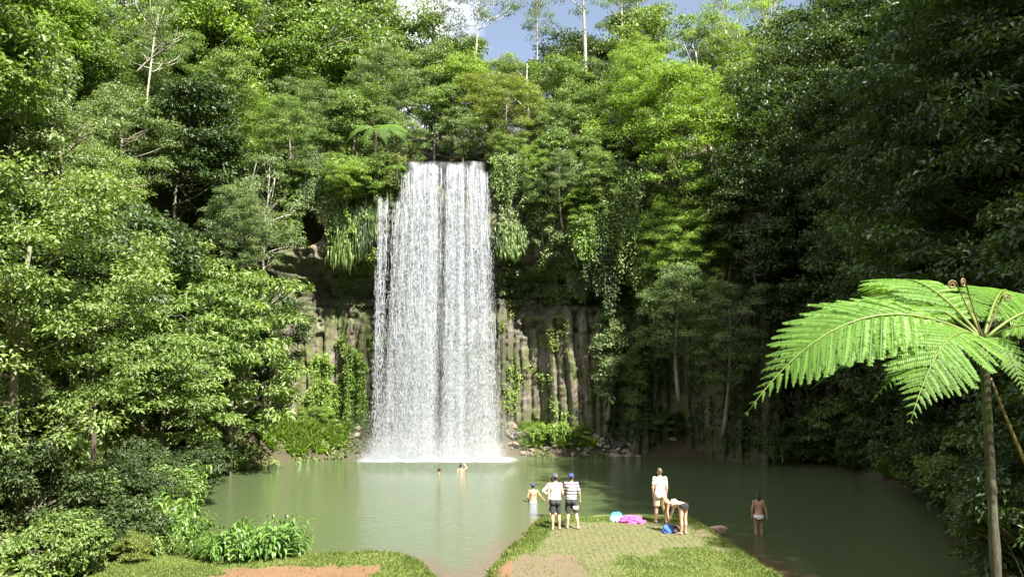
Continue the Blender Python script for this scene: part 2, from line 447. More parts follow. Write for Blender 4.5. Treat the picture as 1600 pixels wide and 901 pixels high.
def height(x, y):
    x = np.asarray(x, float); y = np.asarray(y, float)
    sd = poly_sd(x, y, POOL); s2 = poly_sd(x, y, LAND)
    z = np.where(sd > 0, .34*ss(0, .55, sd), -1.3*ss(0, 3.0, -sd) - .12*ss(0, .2, -sd))
    land = ss(0, .8, sd)
    z = z + land*3.9*np.clip((20.3-y)/20.3, 0, 1.4)**1.15
    hill = 19*ss(.3, 14, s2) + .42*np.maximum(s2-14, 0)*ss(200, 20, s2)
    steep = 18.4*ss(4.2, 5.6, s2) + .36*np.maximum(s2-5, 0)*ss(200, 20, s2)
    wc = ss(-16, -12.5, x)*ss(14, 11, x)*ss(44, 49, y)
    z = z + hill*(1-wc) + (steep + 1.35*ss(.1, 2.3, sd))*wc
    z = z + ss(1.5, 5, s2)*(fbm(x*.25, y*.25, 0, 3)-.5)*2.2 + (fbm(x*1.1, y*1.1, 0, 5)-.5)*.10*land
    return z
def hz(x, y): return float(height(np.array([x]), np.array([y]))[0])

# masks on the lawn and the paved tongue of land
TONGUE = px2([(1218, 897), (1165, 862), (1128, 838), (1090, 818), (1060, 811), (1000, 808), (950, 809), (880, 813), (832, 817), (800, 848), (768, 880), (752, 897), (742, 945), (1285, 945)], .3)
PAVER = px2([(872, 818), (960, 814), (1040, 814), (1082, 820), (1098, 838), (1120, 870), (1150, 905), (1170, 945), (700, 960), (782, 905), (838, 858)], .34)
DIRT1 = px2([(800, 866), (905, 866), (930, 905), (940, 950), (690, 950), (770, 905)], .34)
DIRT2 = px2([(345, 889), (420, 884), (520, 881), (590, 884), (600, 905), (640, 945), (280, 945), (330, 910)], .34)
def masks(x, y):
    nz = fbm(x*1.3, y*1.3, 0, 11); n2 = fbm(x*4, y*4, 0, 12)
    pav = ss(.12, -.12, poly_sd(x, y, PAVER) + (nz-.5)*.7)
    d1 = ss(.18, -.18, poly_sd(x, y, DIRT1) + (nz-.5)*1.0)
    d2 = ss(.15, -.15, poly_sd(x, y, DIRT2) + (n2-.5)*1.0 + (nz-.5)*.5)
    dd = gz(1130, 860, .34); d3 = ss(.65, .25, np.hypot((x-dd[0])*1.4, (y-dd[1])*.55) + (nz-.5)*.9)
    d4p = gz(1105, 833, .34); d4 = ss(.9, .45, np.hypot((x-d4p[0])*1.3, (y-d4p[1])*.9) + (nz-.5)*.7)
    # grass creeps over the near right half of the pavers
    g = ss(.1, -.3, (y-22.6) - (x-2.2)*.55 + (nz-.5)*2.4)*ss(2.0, 3.2, x+(n2-.5))
    pav = pav*(1-g*.72)
    dirt = np.clip(d1+d2+d3*.8+d4*.9, 0, 1)
    return pav*(1-dirt), dirt

# ------------------------------------------------------------------ ground
def axis(pieces):
    out = []
    for a, b, st in pieces: out += list(np.arange(a, b-1e-6, st))
    out.append(pieces[-1][1]); return np.array(out)
gx = axis([(-160, -60, 8), (-60, -24, 1.5), (-24, -13, .6), (-13, -9.5, .3), (-9.5, 9.5, .11), (9.5, 13, .3), (13, 24, .6), (24, 60, 1.5), (60, 160, 8)])
gyv = axis([(-60, -10, 4), (-10, 12, .8), (12, 17.5, .4), (17.5, 29.2, .11), (29.2, 32, .3), (32, 47, .8), (47, 58, .4), (58, 90, 1.6), (90, 330, 12)])
X, Y = np.meshgrid(gx, gyv); Z = height(X, Y)
nx, ny = len(gx), len(gyv)
pv, dt = masks(X, Y)
i = (np.arange(ny-1)[:, None]*nx + np.arange(nx-1)[None]).ravel()
gf = np.stack([i, i+1, i+nx+1, i+nx], 1)
q = NT('ground_soil'); tc = q.n('TexCoord').outputs['Object']
n1 = q.noise(tc, 1.2, 5); n2 = q.noise(tc, 9, 5); n3 = q.noise(tc, 45, 3)
soil = q.mix(n1, (.036, .030, .016), (.075, .062, .03))
turf = q.mix(n2, (.075, .115, .02), (.125, .145, .04))
dirt = q.mix(q.math('MULTIPLY', n2, n1), (.105, .082, .044), (.15, .118, .066)); dirt = q.mix(q.ramp(n3, [(.55, 0), (.75, .35)]), dirt, (.16, .09, .05))
bk = q.n('TexBrick', Vector=tc, Scale=1.0, Color1=(.165, .13, .078), Color2=(.135, .112, .066), Mortar=(.055, .075, .02))
bk.offset = 0.0; bk.inputs['Brick Width'].default_value = .19; bk.inputs['Row Height'].default_value = .24; bk.inputs['Mortar Size'].default_value = .034; bk.inputs['Mortar Smooth'].default_value = .3
pavc = q.mix(q.ramp(n2, [(.35, .2), (.75, .85)]), bk.outputs[0], (.15, .145, .05)); pavc = q.mix(.25, pavc, (.05, .06, .02)); pavc = q.mix(q.ramp(n1, [(.4, 0), (.7, .5)]), pavc, (.135, .115, .058))
c = q.mix(q.attr('turf'), soil, turf); c = q.mix(q.attr('paver'), c, pavc); dirt = q.mix(q.ramp(q.n('SeparateXYZ', Vector=tc).outputs[0], [(0, 1), (.001, 0)]), dirt, q.mix(n1, (.125, .062, .030), (.19, .105, .052))); c = q.mix(q.attr('dirt'), c, dirt)
hgt = q.math('ADD', q.math('MULTIPLY', n2, .6), q.math('MULTIPLY', q.math('MULTIPLY', bk.outputs[1], q.attr('paver')), -.8))
ground_m = q.done(q.bsdf(Base_Color=c, Roughness=.92, Normal=q.bump(hgt, .6, .03)))
me = mesh_np('ground', np.stack([X, Y, Z], -1).reshape(-1, 3), gf, [ground_m], smooth=True)
sdp = poly_sd(X, Y, POOL); s2g = poly_sd(X, Y, LAND)
for nm, val in (('paver', pv), ('dirt', dt*(s2g < .5)), ('turf', ss(.0, .12, sdp)*ss(.4, -.6, s2g)*(Y < 30))):
    at = me.attributes.new(nm, 'FLOAT', 'POINT'); at.data.foreach_set('value', val.astype(np.float32).ravel())
tag(link('ground', me), kind='structure')

# ------------------------------------------------------------------ pool
q = NT('pool_water'); tc = q.n('TexCoord').outputs['Object']
sep = q.n('SeparateXYZ', Vector=tc)
w1 = q.noise(q.mapping(tc, (.9, 2.2, 1)), 1.6, 4, .6); w2 = q.noise(q.mapping(tc, (1.2, 4.0, 1)), 5.0, 4, .65)
shal = q.attr('shallow'); big = q.noise(tc, .12, 3)
col = q.mix(big, (.062, .086, .036), (.076, .102, .044)); col = q.mix(shal, col, (.095, .066, .034))
rip = q.math('ADD', q.math('MULTIPLY', w1, .7), q.math('MULTIPLY', w2, .3))
pb = q.bsdf(Base_Color=col, Roughness=.035, IOR=1.33, Normal=q.bump(rip, .9, .10)); pb.inputs['Specular IOR Level'].default_value = .5
water_m = q.done(pb)
wx = np.linspace(-24, 24, 160); wy = np.linspace(10, 53, 150)
WX, WY = np.meshgrid(wx, wy); i = (np.arange(149)[:, None]*160+np.arange(159)[None]).ravel()
me = mesh_np('pool_water', np.stack([WX, WY, WX*0], -1).reshape(-1, 3), np.stack([i, i+1, i+161, i+160], 1), [water_m], smooth=True)
sh = ss(-1.7, -.1, poly_sd(WX, WY, POOL) + (fbm(WX*.6, WY*.6, 0, 4)-.5)*1.2)*ss(30, 25, WY)
at = me.attributes.new('shallow', 'FLOAT', 'POINT'); at.data.foreach_set('value', sh.astype(np.float32).ravel())
tag(link('pool_water', me), kind='structure')

# ------------------------------------------------------------------ cliff
LIPZ = 18.35
def cliff_curve(u):                         # plan line of the cliff, u = x along it; bends towards the viewer at both ends
    u = np.asarray(u, float)
    return 53.5 - 6.0*ss(-11.0, -19, u) - 5.5*ss(8.5, 15, u) + .55*np.sin(u*.55+1) + .3*np.sin(u*1.3)
_rs = np.random.default_rng(21)
_ed = np.concatenate([[-40], -40+np.cumsum(_rs.uniform(.28, .72, 220))]); _top = _rs.uniform(7.6, 9.6, 221); _out = _rs.uniform(-.22, .22, 221); _bot = _rs.uniform(-1, 3.2, 221)
def cliff_off(u, z):
    """how far a point of the face stands out towards the viewer"""
    u, z = np.broadcast_arrays(np.asarray(u, float), np.asarray(z, float))
    uu = u + (fbm(u*.5, z*.3, 0, 31)-.5)*.5 + z*.035*np.sin(u*.3)
    k = np.clip(np.searchsorted(_ed, uu)-1, 0, 219); a, b = _ed[k], _ed[k+1]
    f = (uu-a)/(b-a); ridge = np.clip(np.minimum(f, 1-f)*4.2, 0, 1)**.6
    kk = np.floor((z+_out[k]*9)/(.55+np.abs(_out[k])*3.2)).astype(np.int64)
    colm = ridge*.40 + _out[k]*1.3 + np.where(z < _bot[k], .28, 0) + (_h(k.astype(np.int64), kk, kk*0, 5)-.5)*.16 + (fbm(u*5, z*5, 0, 44)-.5)*.12
    low = ss(_top[k]+.1, _top[k]-.15, z)                       # the columns
    rough = (fbm(u*.9, z*.9, 0, 41)-.5)*1.5 + (fbm(u*2.6, z*2.6, 0, 43)-.5)*.95 + np.abs(fbm(u*1.7, z*3.2, 0, 45)-.5)*.9
    band = np.clip((z-8.5)/1.6, 0, 1)*np.clip((13.2-z)/3.0, 0, 1)   # the undercut
    up = 2.0*ss(10.4, 13.5, z)
    strata = np.where((z > 8.2) & (z < 12.5), (fbm(u*.22, np.floor(z*2.1)*3.7, 0, 47)-.5)*1.3, 0)
    fal = np.exp(-((u+4.2)/4.3)**4)                             # behind the fall
    return low*colm + (1-low)*(rough*(1-.75*fal)+strata) - .7*band*(1-.2*fal) + up*(1-.25*ss(2.5, 8, np.abs(u+4)))*(1-.28*fal)
def cliff_y(u, z): return cliff_curve(u) - cliff_off(u, z)
cu = np.arange(-19.5, 15.6, .085); cz = np.concatenate([np.arange(-.9, 19.4, .10)])
U, V = np.meshgrid(cu, cz); CY = cliff_y(U, V)
topz = 18.4 - 5.5*ss(-10, -13, U) - 3.5*ss(10, 13, U) + (fbm(U*.4, U*0, 0, 51)-.5)*1.6; topz = np.where(np.abs(U+4.1) < 3.0, LIPZ-.12 + (fbm(U*2, U*0, 0, 8)-.5)*.15, topz)
ov = np.maximum(V-topz, 0); CZ = np.minimum(V, topz); CY = CY + ov*4.2
ncu, ncz = len(cu), len(cz); i = (np.arange(ncz-1)[:, None]*ncu+np.arange(ncu-1)[None]).ravel()
q = NT('basalt'); tc = q.n('TexCoord').outputs['Object']; sp = q.n('SeparateXYZ', Vector=tc)
vs = q.mapping(tc, (1.6, 1.6, .28)); n1 = q.noise(vs, 1.5, 6, .65); n2 = q.noise(tc, .55, 4); n3 = q.noise(tc, 6, 5, .7); n4 = q.noise(q.mapping(tc, (1, 1, .6)), .9, 5, .65)
c = q.ramp(n1, [(.25, (.050, .042, .034)), (.44, (.115, .098, .078)), (.60, (.21, .18, .145)), (.78, (.42, .38, .32))])
c = q.mix(q.ramp(n2, [(.5, 0), (.68, .55)]), c, (.20, .11, .075))
c = q.mix(q.ramp(n3, [(.6, 0), (.72, .6)]), c, (.38, .35, .30))
moss = q.math('MULTIPLY', q.ramp(n4, [(.40, 0), (.56, 1)]), .85)
c = q.mix(moss, c, q.mix(n3, (.045, .065, .016), (.12, .15, .03)))
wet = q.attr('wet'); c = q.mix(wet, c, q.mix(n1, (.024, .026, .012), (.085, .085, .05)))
cliff_m = q.done(q.bsdf(Base_Color=c, Roughness=.75, Normal=q.bump(q.math('ADD', n1, n3), .7, .10)))
me = mesh_np('cliff', np.stack([U, CY, CZ], -1).reshape(-1, 3), np.stack([i, i+1, i+ncu+1, i+ncu], 1), [cliff_m], smooth=False)
wet_darkv = np.clip(np.exp(-((U+4.3)/4.6)**6) + .75*ss(8.6, 9.6, V)*ss(13.0, 11.4, V) + .5*ss(1.4, 0, V), 0, 1)*np.clip(.55+fbm(U*.7, V*.5, 0, 61)*.7, 0, 1)  # wet behind the fall; darker too along the undercut band and the foot
at = me.attributes.new('wet', 'FLOAT', 'POINT'); at.data.foreach_set('value', wet_darkv.astype(np.float32).ravel())
tag(link('cliff', me), kind='structure')
# the stream that feeds the fall, behind the lip
me = mesh_np('stream', [(-7.0, 50.9, LIPZ), (-1.2, 50.9, LIPZ), (-.8, 70, LIPZ+.4), (-7.5, 70, LIPZ+.4)], [[0, 1, 2, 3]], [water_m])
tag(link('stream', me), kind='structure')

# ------------------------------------------------------------------ the waterfall
def water_white(name, alpha=None, em=0):
    q = NT(name)
    pb = q.bsdf(Base_Color=(.60, .63, .66), Roughness=.35)
    tr = q.n('BsdfTranslucent', Color=(.86, .89, .92)); mx = q.n('MixShader', Fac=.4)
    q.t.links.new(pb.outputs[0], mx.inputs[1]); q.t.links.new(tr.outputs[0], mx.inputs[2])
    if alpha is None: return q.done(mx)
    fac = alpha(q); m2 = q.n('MixShader'); q.set(m2, 'Fac', fac); tp = q.n('BsdfTransparent')
    q.t.links.new(tp.outputs[0], m2.inputs[1]); q.t.links.new(mx.outputs[0], m2.inputs[2]); return q.done(m2)
drop_m = water_white('falling_water')
def veil_alpha(q):
    tc = q.n('TexCoord').outputs['Object']
    a = q.noise(q.mapping(tc, (1, 1, .07)), 2.6, 5, .7); b = q.noise(q.mapping(tc, (1, 1, .22)), 9, 4, .7); d = q.attr('dens')
    return q.math('MULTIPLY', q.math('MULTIPLY', q.ramp(a, [(.32, 0), (.68, 1)]), q.ramp(b, [(.30, .15), (.7, 1)])), d, True)
veil_m = water_white('water_veil', veil_alpha)
XC = -4.1
#  streams: x at the lip, spread at the lip, share, how far they fan out
fx = lambda p: gy(p, 300, 50.4)[0]
STREAMS = [(fx(637), .16, .09, .5), (fx(652), .22, .24, .5), (fx(672), .26, .26, .45), (fx(684), .12, .07, .4), (fx(704), .16, .14, .25), (fx(718), .26, .28, .25), (fx(738), .26, .26, .3), (fx(754), .14, .10, .5), (fx(691), .3, .03, .3)]
def fall_xyz(x0, t, j, rg):
    """t = 0..1 from the lip to the pool"""
    z = (LIPZ-.4*vnoise(x0*1.6, 0, 0, 6)-.55*ss(fx(738), fx(764), x0)-.3*ss(fx(650), fx(632), x0))*(1-t)
    x = x0 + np.clip(x0-XC, -2.7, 3)*.20*t*ss(-8.2, -6.8, x0) + j[0]*(.05+.42*t**.8)
    y = 50.55 - 1.15*np.sqrt(np.clip(t, 0, 1))*.9 + j[1]*(.05+.45*t)
    return x, y, z
def spindles(P, L, W, rg):
    """thin falling drops: a stretched double pyramid each"""
    n = len(P); a = rg.random(n)*6.28; o = np.empty((n, 5, 3))
    o[:, 0] = P + np.stack([rg.normal(size=n)*.02, rg.normal(size=n)*.02, L*.5], 1)
    for k in range(3):
        o[:, 1+k] = P + np.stack([np.cos(a+k*2.094)*W*.5, np.sin(a+k*2.094)*W*.5, -L*.15], 1)
    o[:, 4] = P - np.stack([0*L, 0*L, L*.5], 1)
    f = np.array([[0, 1, 2], [0, 2, 3], [0, 3, 1], [4, 2, 1], [4, 3, 2], [4, 1, 3]])
    F = (np.arange(n)[:, None, None]*5+f[None]).reshape(-1, 3)
    return o.reshape(-1, 3), F
fall = tag(link('waterfall', None, None, (0, 0, 0)), 'tall white plunging waterfall dropping from the cliff lip into the pool', 'waterfall')
rg = np.random.default_rng(5)
def stream_points(n, streams):
    w = np.array([s[2] for s in streams]); k = rg.choice(len(streams), n, p=w/w.sum())
    c = np.array([s[0] for s in streams])[k]; sp = np.array([s[1] for s in streams])[k]; fan = np.array([s[3] for s in streams])[k]
    # water runs down in clotted threads
    th = np.minimum((rg.random(n)**1.7*14).astype(int), 13); off = np.random.default_rng(9).normal(size=(len(streams), 14))
    x0 = c + off[k, th]*sp + rg.normal(size=n)*.05
    return x0, fan, k, th
def threads(streams, n, t0=0.0):
    x0, fan, k, th = stream_points(n, streams); t = t0+.02+rg.random(n)**1.5*(.62-t0)
    x, y, z = fall_xyz(x0, t, np.stack([rg.normal(size=n)*fan*.7, rg.normal(size=n)*.6], 0), rg)
    L = np.minimum(rg.uniform(.7, 2.6, n), (t*LIPZ+.05)*2); W = rg.uniform(.012, .034, n)
    return spindles(np.stack([x, y, z], 1), L, W, rg)
def curtain(n, streams, wmin, wmax, lmin, lmax, tpow, seedoff, t0=0.0):
    x0, fan, k, th = stream_points(n, streams)
    t = t0+(1-t0)*rg.random(n)**tpow
    ph = np.floor(t*26 + th*1.7 + k*3.1)                       # pulses
    keep = rg.random(n) < .45 + .55*vnoise(ph*1.7, th*2.3+k*5, seedoff, 3)
    x0, fan, t = x0[keep], fan[keep], t[keep]; m = len(t)
    j = np.stack([rg.normal(size=m)*fan*1.2, rg.normal(size=m)], 0)
    x, y, z = fall_xyz(x0, t, j, rg)
    P = np.stack([x, y, z], 1)
    L = rg.uniform(lmin, lmax, m)*(1-.45*t); W = rg.uniform(wmin, wmax, m)*(.8+.5*t)
    v, f = spindles(P, L, W, rg)
    return v, f
v, f = curtain(118000, STREAMS, .006, .016, .10, .46, .85, 0)
v2, f2 = threads(STREAMS, 1700)
v, f = np.concatenate([v, v2]), np.concatenate([f, f2+len(v)])
link('main_curtain', mesh_np('main_curtain', v, f, [drop_m]), fall)
LS = [(fx(597), .10, .55, .13), (fx(605), .06, .22, .08), (fx(616), .2, .14, .22), (fx(627), .2, .36, .22)]
v, f = curtain(8500, LS, .007, .017, .12, .5, 1.0, 4, .11)
v2, f2 = threads(LS, 110, .11)
v, f = np.concatenate([v, v2]), np.concatenate([f, f2+len(v)])
link('side_trickle', mesh_np('side_trickle', v, f, [drop_m]), fall)
# thin veils of fine spray inside the curtain
tb_v = []; tb_f = []; dn = []
for li, (yo, dd) in enumerate(((.12, .62), (-.25, .5))):
    us = np.linspace(-1, 1, 90); ts = np.linspace(0, 1, 60); UU, TT = np.meshgrid(us, ts)
    b = len(tb_v) and sum(len(k) for k in tb_v)
    xl = fx(634)+(UU+1)/2*(fx(760)-fx(634)); x = xl + (xl-XC)*.30*TT
    x = np.where(UU < 0, x - .9*TT**.7*(-UU)**3, x + .55*TT**.8*UU**3)
    y = 50.6+yo-1.05*np.sqrt(TT)+.12*np.sin(x*3+TT*4)
    z = LIPZ*(1-TT)+.0*x
    dv = np.zeros_like(x)
    for s in STREAMS: dv += s[2]*3.4*np.exp(-((xl-s[0])/(.34+.35*TT))**2)
    dv = np.clip(dv, 0, 1)*(.9-.35*TT+.25*TT**3) + .42*TT**1.2; dv *= ss(1.0, .86, np.abs(UU))*dd
    tb_v.append(np.stack([x, y, z], -1).reshape(-1, 3)); dn.append(dv.ravel())
    i = (np.arange(59)[:, None]*90+np.arange(89)[None]).ravel()+b; tb_f.append(np.stack([i, i+1, i+91, i+90], 1))
me = mesh_np('spray_veil', np.concatenate(tb_v), np.concatenate(tb_f), [veil_m], smooth=True)
at = me.attributes.new('dens', 'FLOAT', 'POINT'); at.data.foreach_set('value', np.concatenate(dn).astype(np.float32)); link('spray_veil', me, fall)
# the splash where it lands: fine drops
n = 26000; x0, fan, k, th = stream_points(n, STREAMS+LS); xx = x0+np.clip(x0-XC, -2.7, 3)*.20*ss(-8.2, -6.8, x0)+rg.normal(size=n)*.4
zz = np.abs(rg.normal(size=n))*np.where(rg.random(n) < .6, .16, .6)*(1+.5*(rg.random(n) < .2)*rg.random(n)*3); yy = 49.45+rg.normal(size=n)*(.28+.45*rg.random(n))
v, f = spindles(np.stack([xx, yy, zz], 1), rg.uniform(.02, .06, n), rg.uniform(.012, .03, n), rg); link('splash', mesh_np('splash', v, f, [drop_m]), fall)
def foam_alpha(q):
    tc = q.n('TexCoord').outputs['Object']; a = q.noise(q.mapping(tc, (.6, 1.3, 1)), 2.5, 5, .65)
    return q.ramp(q.math('ADD', q.attr('dens'), q.math('MULTIPLY', q.math('SUBTRACT', a, .5), 1.3)), [(.42, 0), (.75, .95)])
foam_m = water_white('foam', foam_alpha)
us, ts = np.linspace(-10.2, 1.4, 130), np.linspace(47.3, 50.7, 40); UU, TT = np.meshgrid(us, ts)
dv = ss(-10.2, -7.9, UU)*ss(1.3, -.9, UU)*ss(47.3, 49.0, TT)
i = (np.arange(39)[:, None]*130+np.arange(129)[None]).ravel()
me = mesh_np('foam', np.stack([UU, TT, .035+.06*fbm(UU*2, TT*2, 0, 71)*dv], -1).reshape(-1, 3), np.stack([i, i+1, i+131, i+130], 1), [foam_m], smooth=True)
at = me.attributes.new('dens', 'FLOAT', 'POINT'); at.data.foreach_set('value', dv.astype(np.float32).ravel()); link('foam', me, fall)

q = NT('mist'); tc = q.n('TexCoord').outputs['Object']; sp = q.n('SeparateXYZ', Vector=tc)
g = q.math('MULTIPLY', q.math('SUBTRACT', 1.0, q.math('ABSOLUTE', q.math('DIVIDE', sp.outputs[0], 5.6)), True), q.math('SUBTRACT', 1.0, q.math('ABSOLUTE', q.math('DIVIDE', sp.outputs[1], 1.7)), True))
g = q.math('MULTIPLY', g, q.math('POWER', q.math('SUBTRACT', 1.0, q.math('DIVIDE', sp.outputs[2], 4.5), True), 2.2)); g = q.math('MULTIPLY', g, q.ramp(q.noise(tc, .9, 3), [(.35, .2), (.7, 1)]))
pv_ = q.n('VolumePrincipled', Density=q.math('MULTIPLY', g, .65)); pv_.inputs['Color'].default_value = (.95, .96, .97, 1); q.t.links.new(pv_.outputs[0], q.out.inputs[1])
me = mesh_np('mist', [(-5.6, -1.7, .03), (5.6, -1.7, .03), (5.6, 1.7, .03), (-5.6, 1.7, .03), (-5.6, -1.7, 4.5), (5.6, -1.7, 4.5), (5.6, 1.7, 4.5), (-5.6, 1.7, 4.5)], [[3, 2, 1, 0], [4, 5, 6, 7], [0, 1, 5, 4], [1, 2, 6, 5], [2, 3, 7, 6], [3, 0, 4, 7]], [q.m])
mo = link('mist', me, fall); mo.location = (-4.3, 49.6, 0)
# ------------------------------------------------------------------ boulders at the foot of the cliff
def rock_mat(name, a, b):
    q = NT(name); tc = q.n('TexCoord').outputs['Object']; n1 = q.noise(tc, 2.2, 6, .65); n2 = q.noise(tc, 9, 4, .7)
    c = q.mix(n1, a, b); c = q.mix(q.ramp(n2, [(.6, 0), (.75, .6)]), c, (.10, .12, .04))
    return q.done(q.bsdf(Base_Color=c, Roughness=.85, Normal=q.bump(q.math('ADD', n1, n2), .7, .06)))
M['rock_dark'] = rock_mat('dark_rock', (.06, .055, .048), (.20, .18, .155)); M['rock_pale'] = rock_mat('pale_rock', (.26, .215, .165), (.55, .47, .385)); M['rock_brown'] = rock_mat('brown_rock', (.12, .085, .055), (.30, .22, .16))
def rock_mesh(seed, mat):
    rg = np.random.default_rng(seed); import bmesh
    bm = bmesh.new(); bmesh.ops.create_icosphere(bm, subdivisions=3, radius=1)
    pl = norm(rg.normal(size=(13, 3))); dd = rg.uniform(.55, .92, 13)
    for w in bm.verts:
        p = np.array(w.co)
        for a, b in zip(pl, dd):
            h = p @ a
            if h > b: p = p - a*(h-b)*.93
        p = p*(1+(float(fbm(p[0]*2+seed, p[1]*2, p[2]*2, seed))-.5)*.16); w.co = Vector(p)
    me = bpy.data.meshes.new('boulder'); bm.to_mesh(me); bm.free(); me.materials.append(M[mat]); return me
ROCKS = {k: [rock_mesh(100+i+j*10, k) for i in range(5)] for j, k in enumerate(('rock_dark', 'rock_pale', 'rock_brown'))}
REP = []                                    # (object, what it looks like, zone, plural) -> labels at the end
rg = np.random.default_rng(77)
def boulder(x, y, z, s, kind):
    me = ROCKS[kind][rg.integers(0, 5)]; o = link('boulder', me, None, (x, y, z), rg.random()*6.28, (s*rg.uniform(.8, 1.3), s*rg.uniform(.7, 1.1), s*rg.uniform(.5, .85)))
    o.rotation_euler[0] = rg.normal()*.3; o.rotation_euler[1] = rg.normal()*.3
    return tag(o, None, 'boulder')
def rocks_along(pxa, pxb, n, zone, pale, ymax=1.9, smin=.13, smax=.36):
    for k in range(n):
        px = rg.uniform(pxa, pxb); b = gz(px, 712, 0); dy = -.25+rg.random()**1.2*ymax
        x, y = b[0]*(1+dy/50), b[1]+dy; s = rg.uniform(smin, smax)*(.7 if dy < .3 else 1)
        kind = 'rock_pale' if rg.random() < pale(px) else ('rock_brown' if rg.random() < .35 else 'rock_dark')
        z = max(hz(x, y), -.1) + s*.18
        o = boulder(x, y, z, s, kind); REP.append((o, ('small ' if s < .2 else 'middling ' if s < .28 else 'big ')+{'rock_dark': 'dark grey', 'rock_pale': 'pale', 'rock_brown': 'brown'}[kind]+(' boulder by the water' if dy < .45 else ' boulder up the rubble'), zone, 'boulders '+zone))
rocks_along(788, 1002, 150, 'at the right cliff foot', lambda p: .15+.75*ss(850, 940, p))
rocks_along(470, 590, 42, 'at the left cliff foot', lambda p: .12)
for (px, py, s, k) in ((955, 693, .5, 'rock_pale'), (985, 698, .55, 'rock_pale'), (930, 690, .45, 'rock_pale'), (975, 686, .4, 'rock_pale'), (905, 676, .55, 'rock_brown'), (815, 690, .6, 'rock_dark'), (800, 668, .6, 'rock_brown'), (850, 698, .45, 'rock_dark'), (880, 704, .4, 'rock_dark'), (970, 702, .35, 'rock_dark'), (1052, 704, .3, 'rock_pale'), (1092, 700, .35, 'rock_dark')):
    p = gz(px, 711, 0); p[1] += (706-py)*.035; p[2] = hz(p[0], p[1])+.1; o = boulder(p[0], p[1], p[2], s*.8, k)
    REP.append((o, 'large '+{'rock_dark': 'dark grey', 'rock_pale': 'pale sunlit', 'rock_brown': 'brown'}[k]+' boulder', 'at the right cliff foot', 'boulders at the right cliff foot'))
p = gz(160, 846, .4); o = boulder(p[0], p[1], hz(p[0], p[1])+.12, .42, 'rock_dark'); tag(o, 'single dark boulder half hidden in shrubs beside the left lawn')
p = gz(1112, 828, .2); o = boulder(p[0]+.1, p[1], .2, .3, 'rock_brown'); tag(o, 'low brown boulder at the water edge of the paved tongue'); o.scale = (.5, .28, .18)

# ------------------------------------------------------------------ people
def skin(name, col):
    q = NT(name); tc = q.n('TexCoord').outputs['Object']; nz = q.noise(tc, 9, 3)
    c = q.mix(nz, tuple(k*.88 for k in col), tuple(min(1, k*1.1) for k in col))
    pb = q.bsdf(Base_Color=c, Roughness=.5); pb.inputs['Subsurface Weight'].default_value = .08; pb.inputs['Subsurface Radius'].default_value = (.02, .008, .004)
    return q.done(pb)
def cloth(name, col, var=.12):
    q = NT(name); tc = q.n('TexCoord').outputs['Object']; nz = q.noise(q.mapping(tc, (1, 1, .5)), 14, 4); n2 = q.noise(tc, 160, 2)
    c = q.mix(nz, tuple(k*(1-var) for k in col), tuple(min(1, k*(1+var)) for k in col))
    return q.done(q.bsdf(Base_Color=c, Roughness=.9, Normal=q.bump(q.math('ADD', nz, q.math('MULTIPLY', n2, .15)), .6, .03)))
SK = {'tan': skin('tanned_skin', (.50, .29, .18)), 'fair': skin('fair_skin', (.60, .38, .28)), 'brown': skin('brown_skin', (.42, .24, .15))}
dark_face = plain('dark_eye', (.03, .02, .02), .4); lip = plain('lip', (.40, .17, .14), .5)
CL = {k: cloth('cloth_'+k, c) for k, c in dict(white=(.74, .74, .73), cream=(.76, .74, .68), khaki=(.60, .52, .40), charcoal=(.045, .05, .052), navy=(.045, .065, .20),
      blue=(.06, .16, .50), grey=(.10, .10, .12), lilac=(.36, .38, .62), black=(.022, .020, .024), pink=(.80, .10, .46), cyan=(.06, .32, .48), paleblue=(.60, .70, .76), brown=(.09, .05, .04)).items()}
hair_m = {'dark': plain('dark_hair', (.025, .018, .014), .5, .4, .4, 40, .5), 'blond': plain('blond_hair', (.40, .28, .13), .5, .4, .35, 40, .6), 'brown': plain('greying_brown_hair', (.13, .095, .07), .5, .4, .4, 40, .5)}
q = NT('striped_cotton'); tc = q.n('TexCoord').outputs['Object']; sz = q.n('SeparateXYZ', Vector=tc).outputs[2]
fr = q.math('FRACT', q.math('DIVIDE', q.math('SUBTRACT', sz, .87), .105))
st = q.ramp(fr, [(0, 1), (.40, 0)], 'CONSTANT'); up = q.math('GREATER_THAN', sz, 1.36)
q.noise(tc, 20)
CL['striped'] = q.done(q.bsdf(Base_Color=q.mix(st, (.76, .75, .74), q.mix(up, (.05, .055, .06), (.17, .06, .13))), Roughness=.9))
q = NT('patterned_bikini'); tc = q.n('TexCoord').outputs['Object']
CL['bikini'] = q.done(q.bsdf(Base_Color=q.mix(q.ramp(q.noise(tc, 26, 2), [(.55, 0), (.6, 1)]), (.74, .72, .72), (.30, .16, .25)), Roughness=.85))

def remeshed(mb, name, vox, smooth=3):
    me = bpy.data.meshes.new(name); me.from_pydata(mb.v, [], mb.f); me.update()
    o = bpy.data.objects.new('temporary', me); COL.objects.link(o)
    a = o.modifiers.new('r', 'REMESH'); a.mode = 'VOXEL'; a.voxel_size = vox; a.use_smooth_shade = True
    b = o.modifiers.new('s', 'SMOOTH'); b.factor = .5; b.iterations = smooth
    dg = bpy.context.evaluated_depsgraph_get()
    out = bpy.data.meshes.new_from_object(o.evaluated_get(dg)); out.name = name
    bpy.data.objects.remove(o); bpy.data.meshes.remove(me)
    out.polygons.foreach_set('use_smooth', np.ones(len(out.polygons), bool))
    return out
TORSO = [(.84, .150, .105), (.90, .168, .118), (.96, .162, .115), (1.05, .140, .098), (1.16, .150, .104), (1.28, .172, .112), (1.37, .180, .106), (1.425, .160, .088), (1.465, .10, .07), (1.49, .06, .058)]
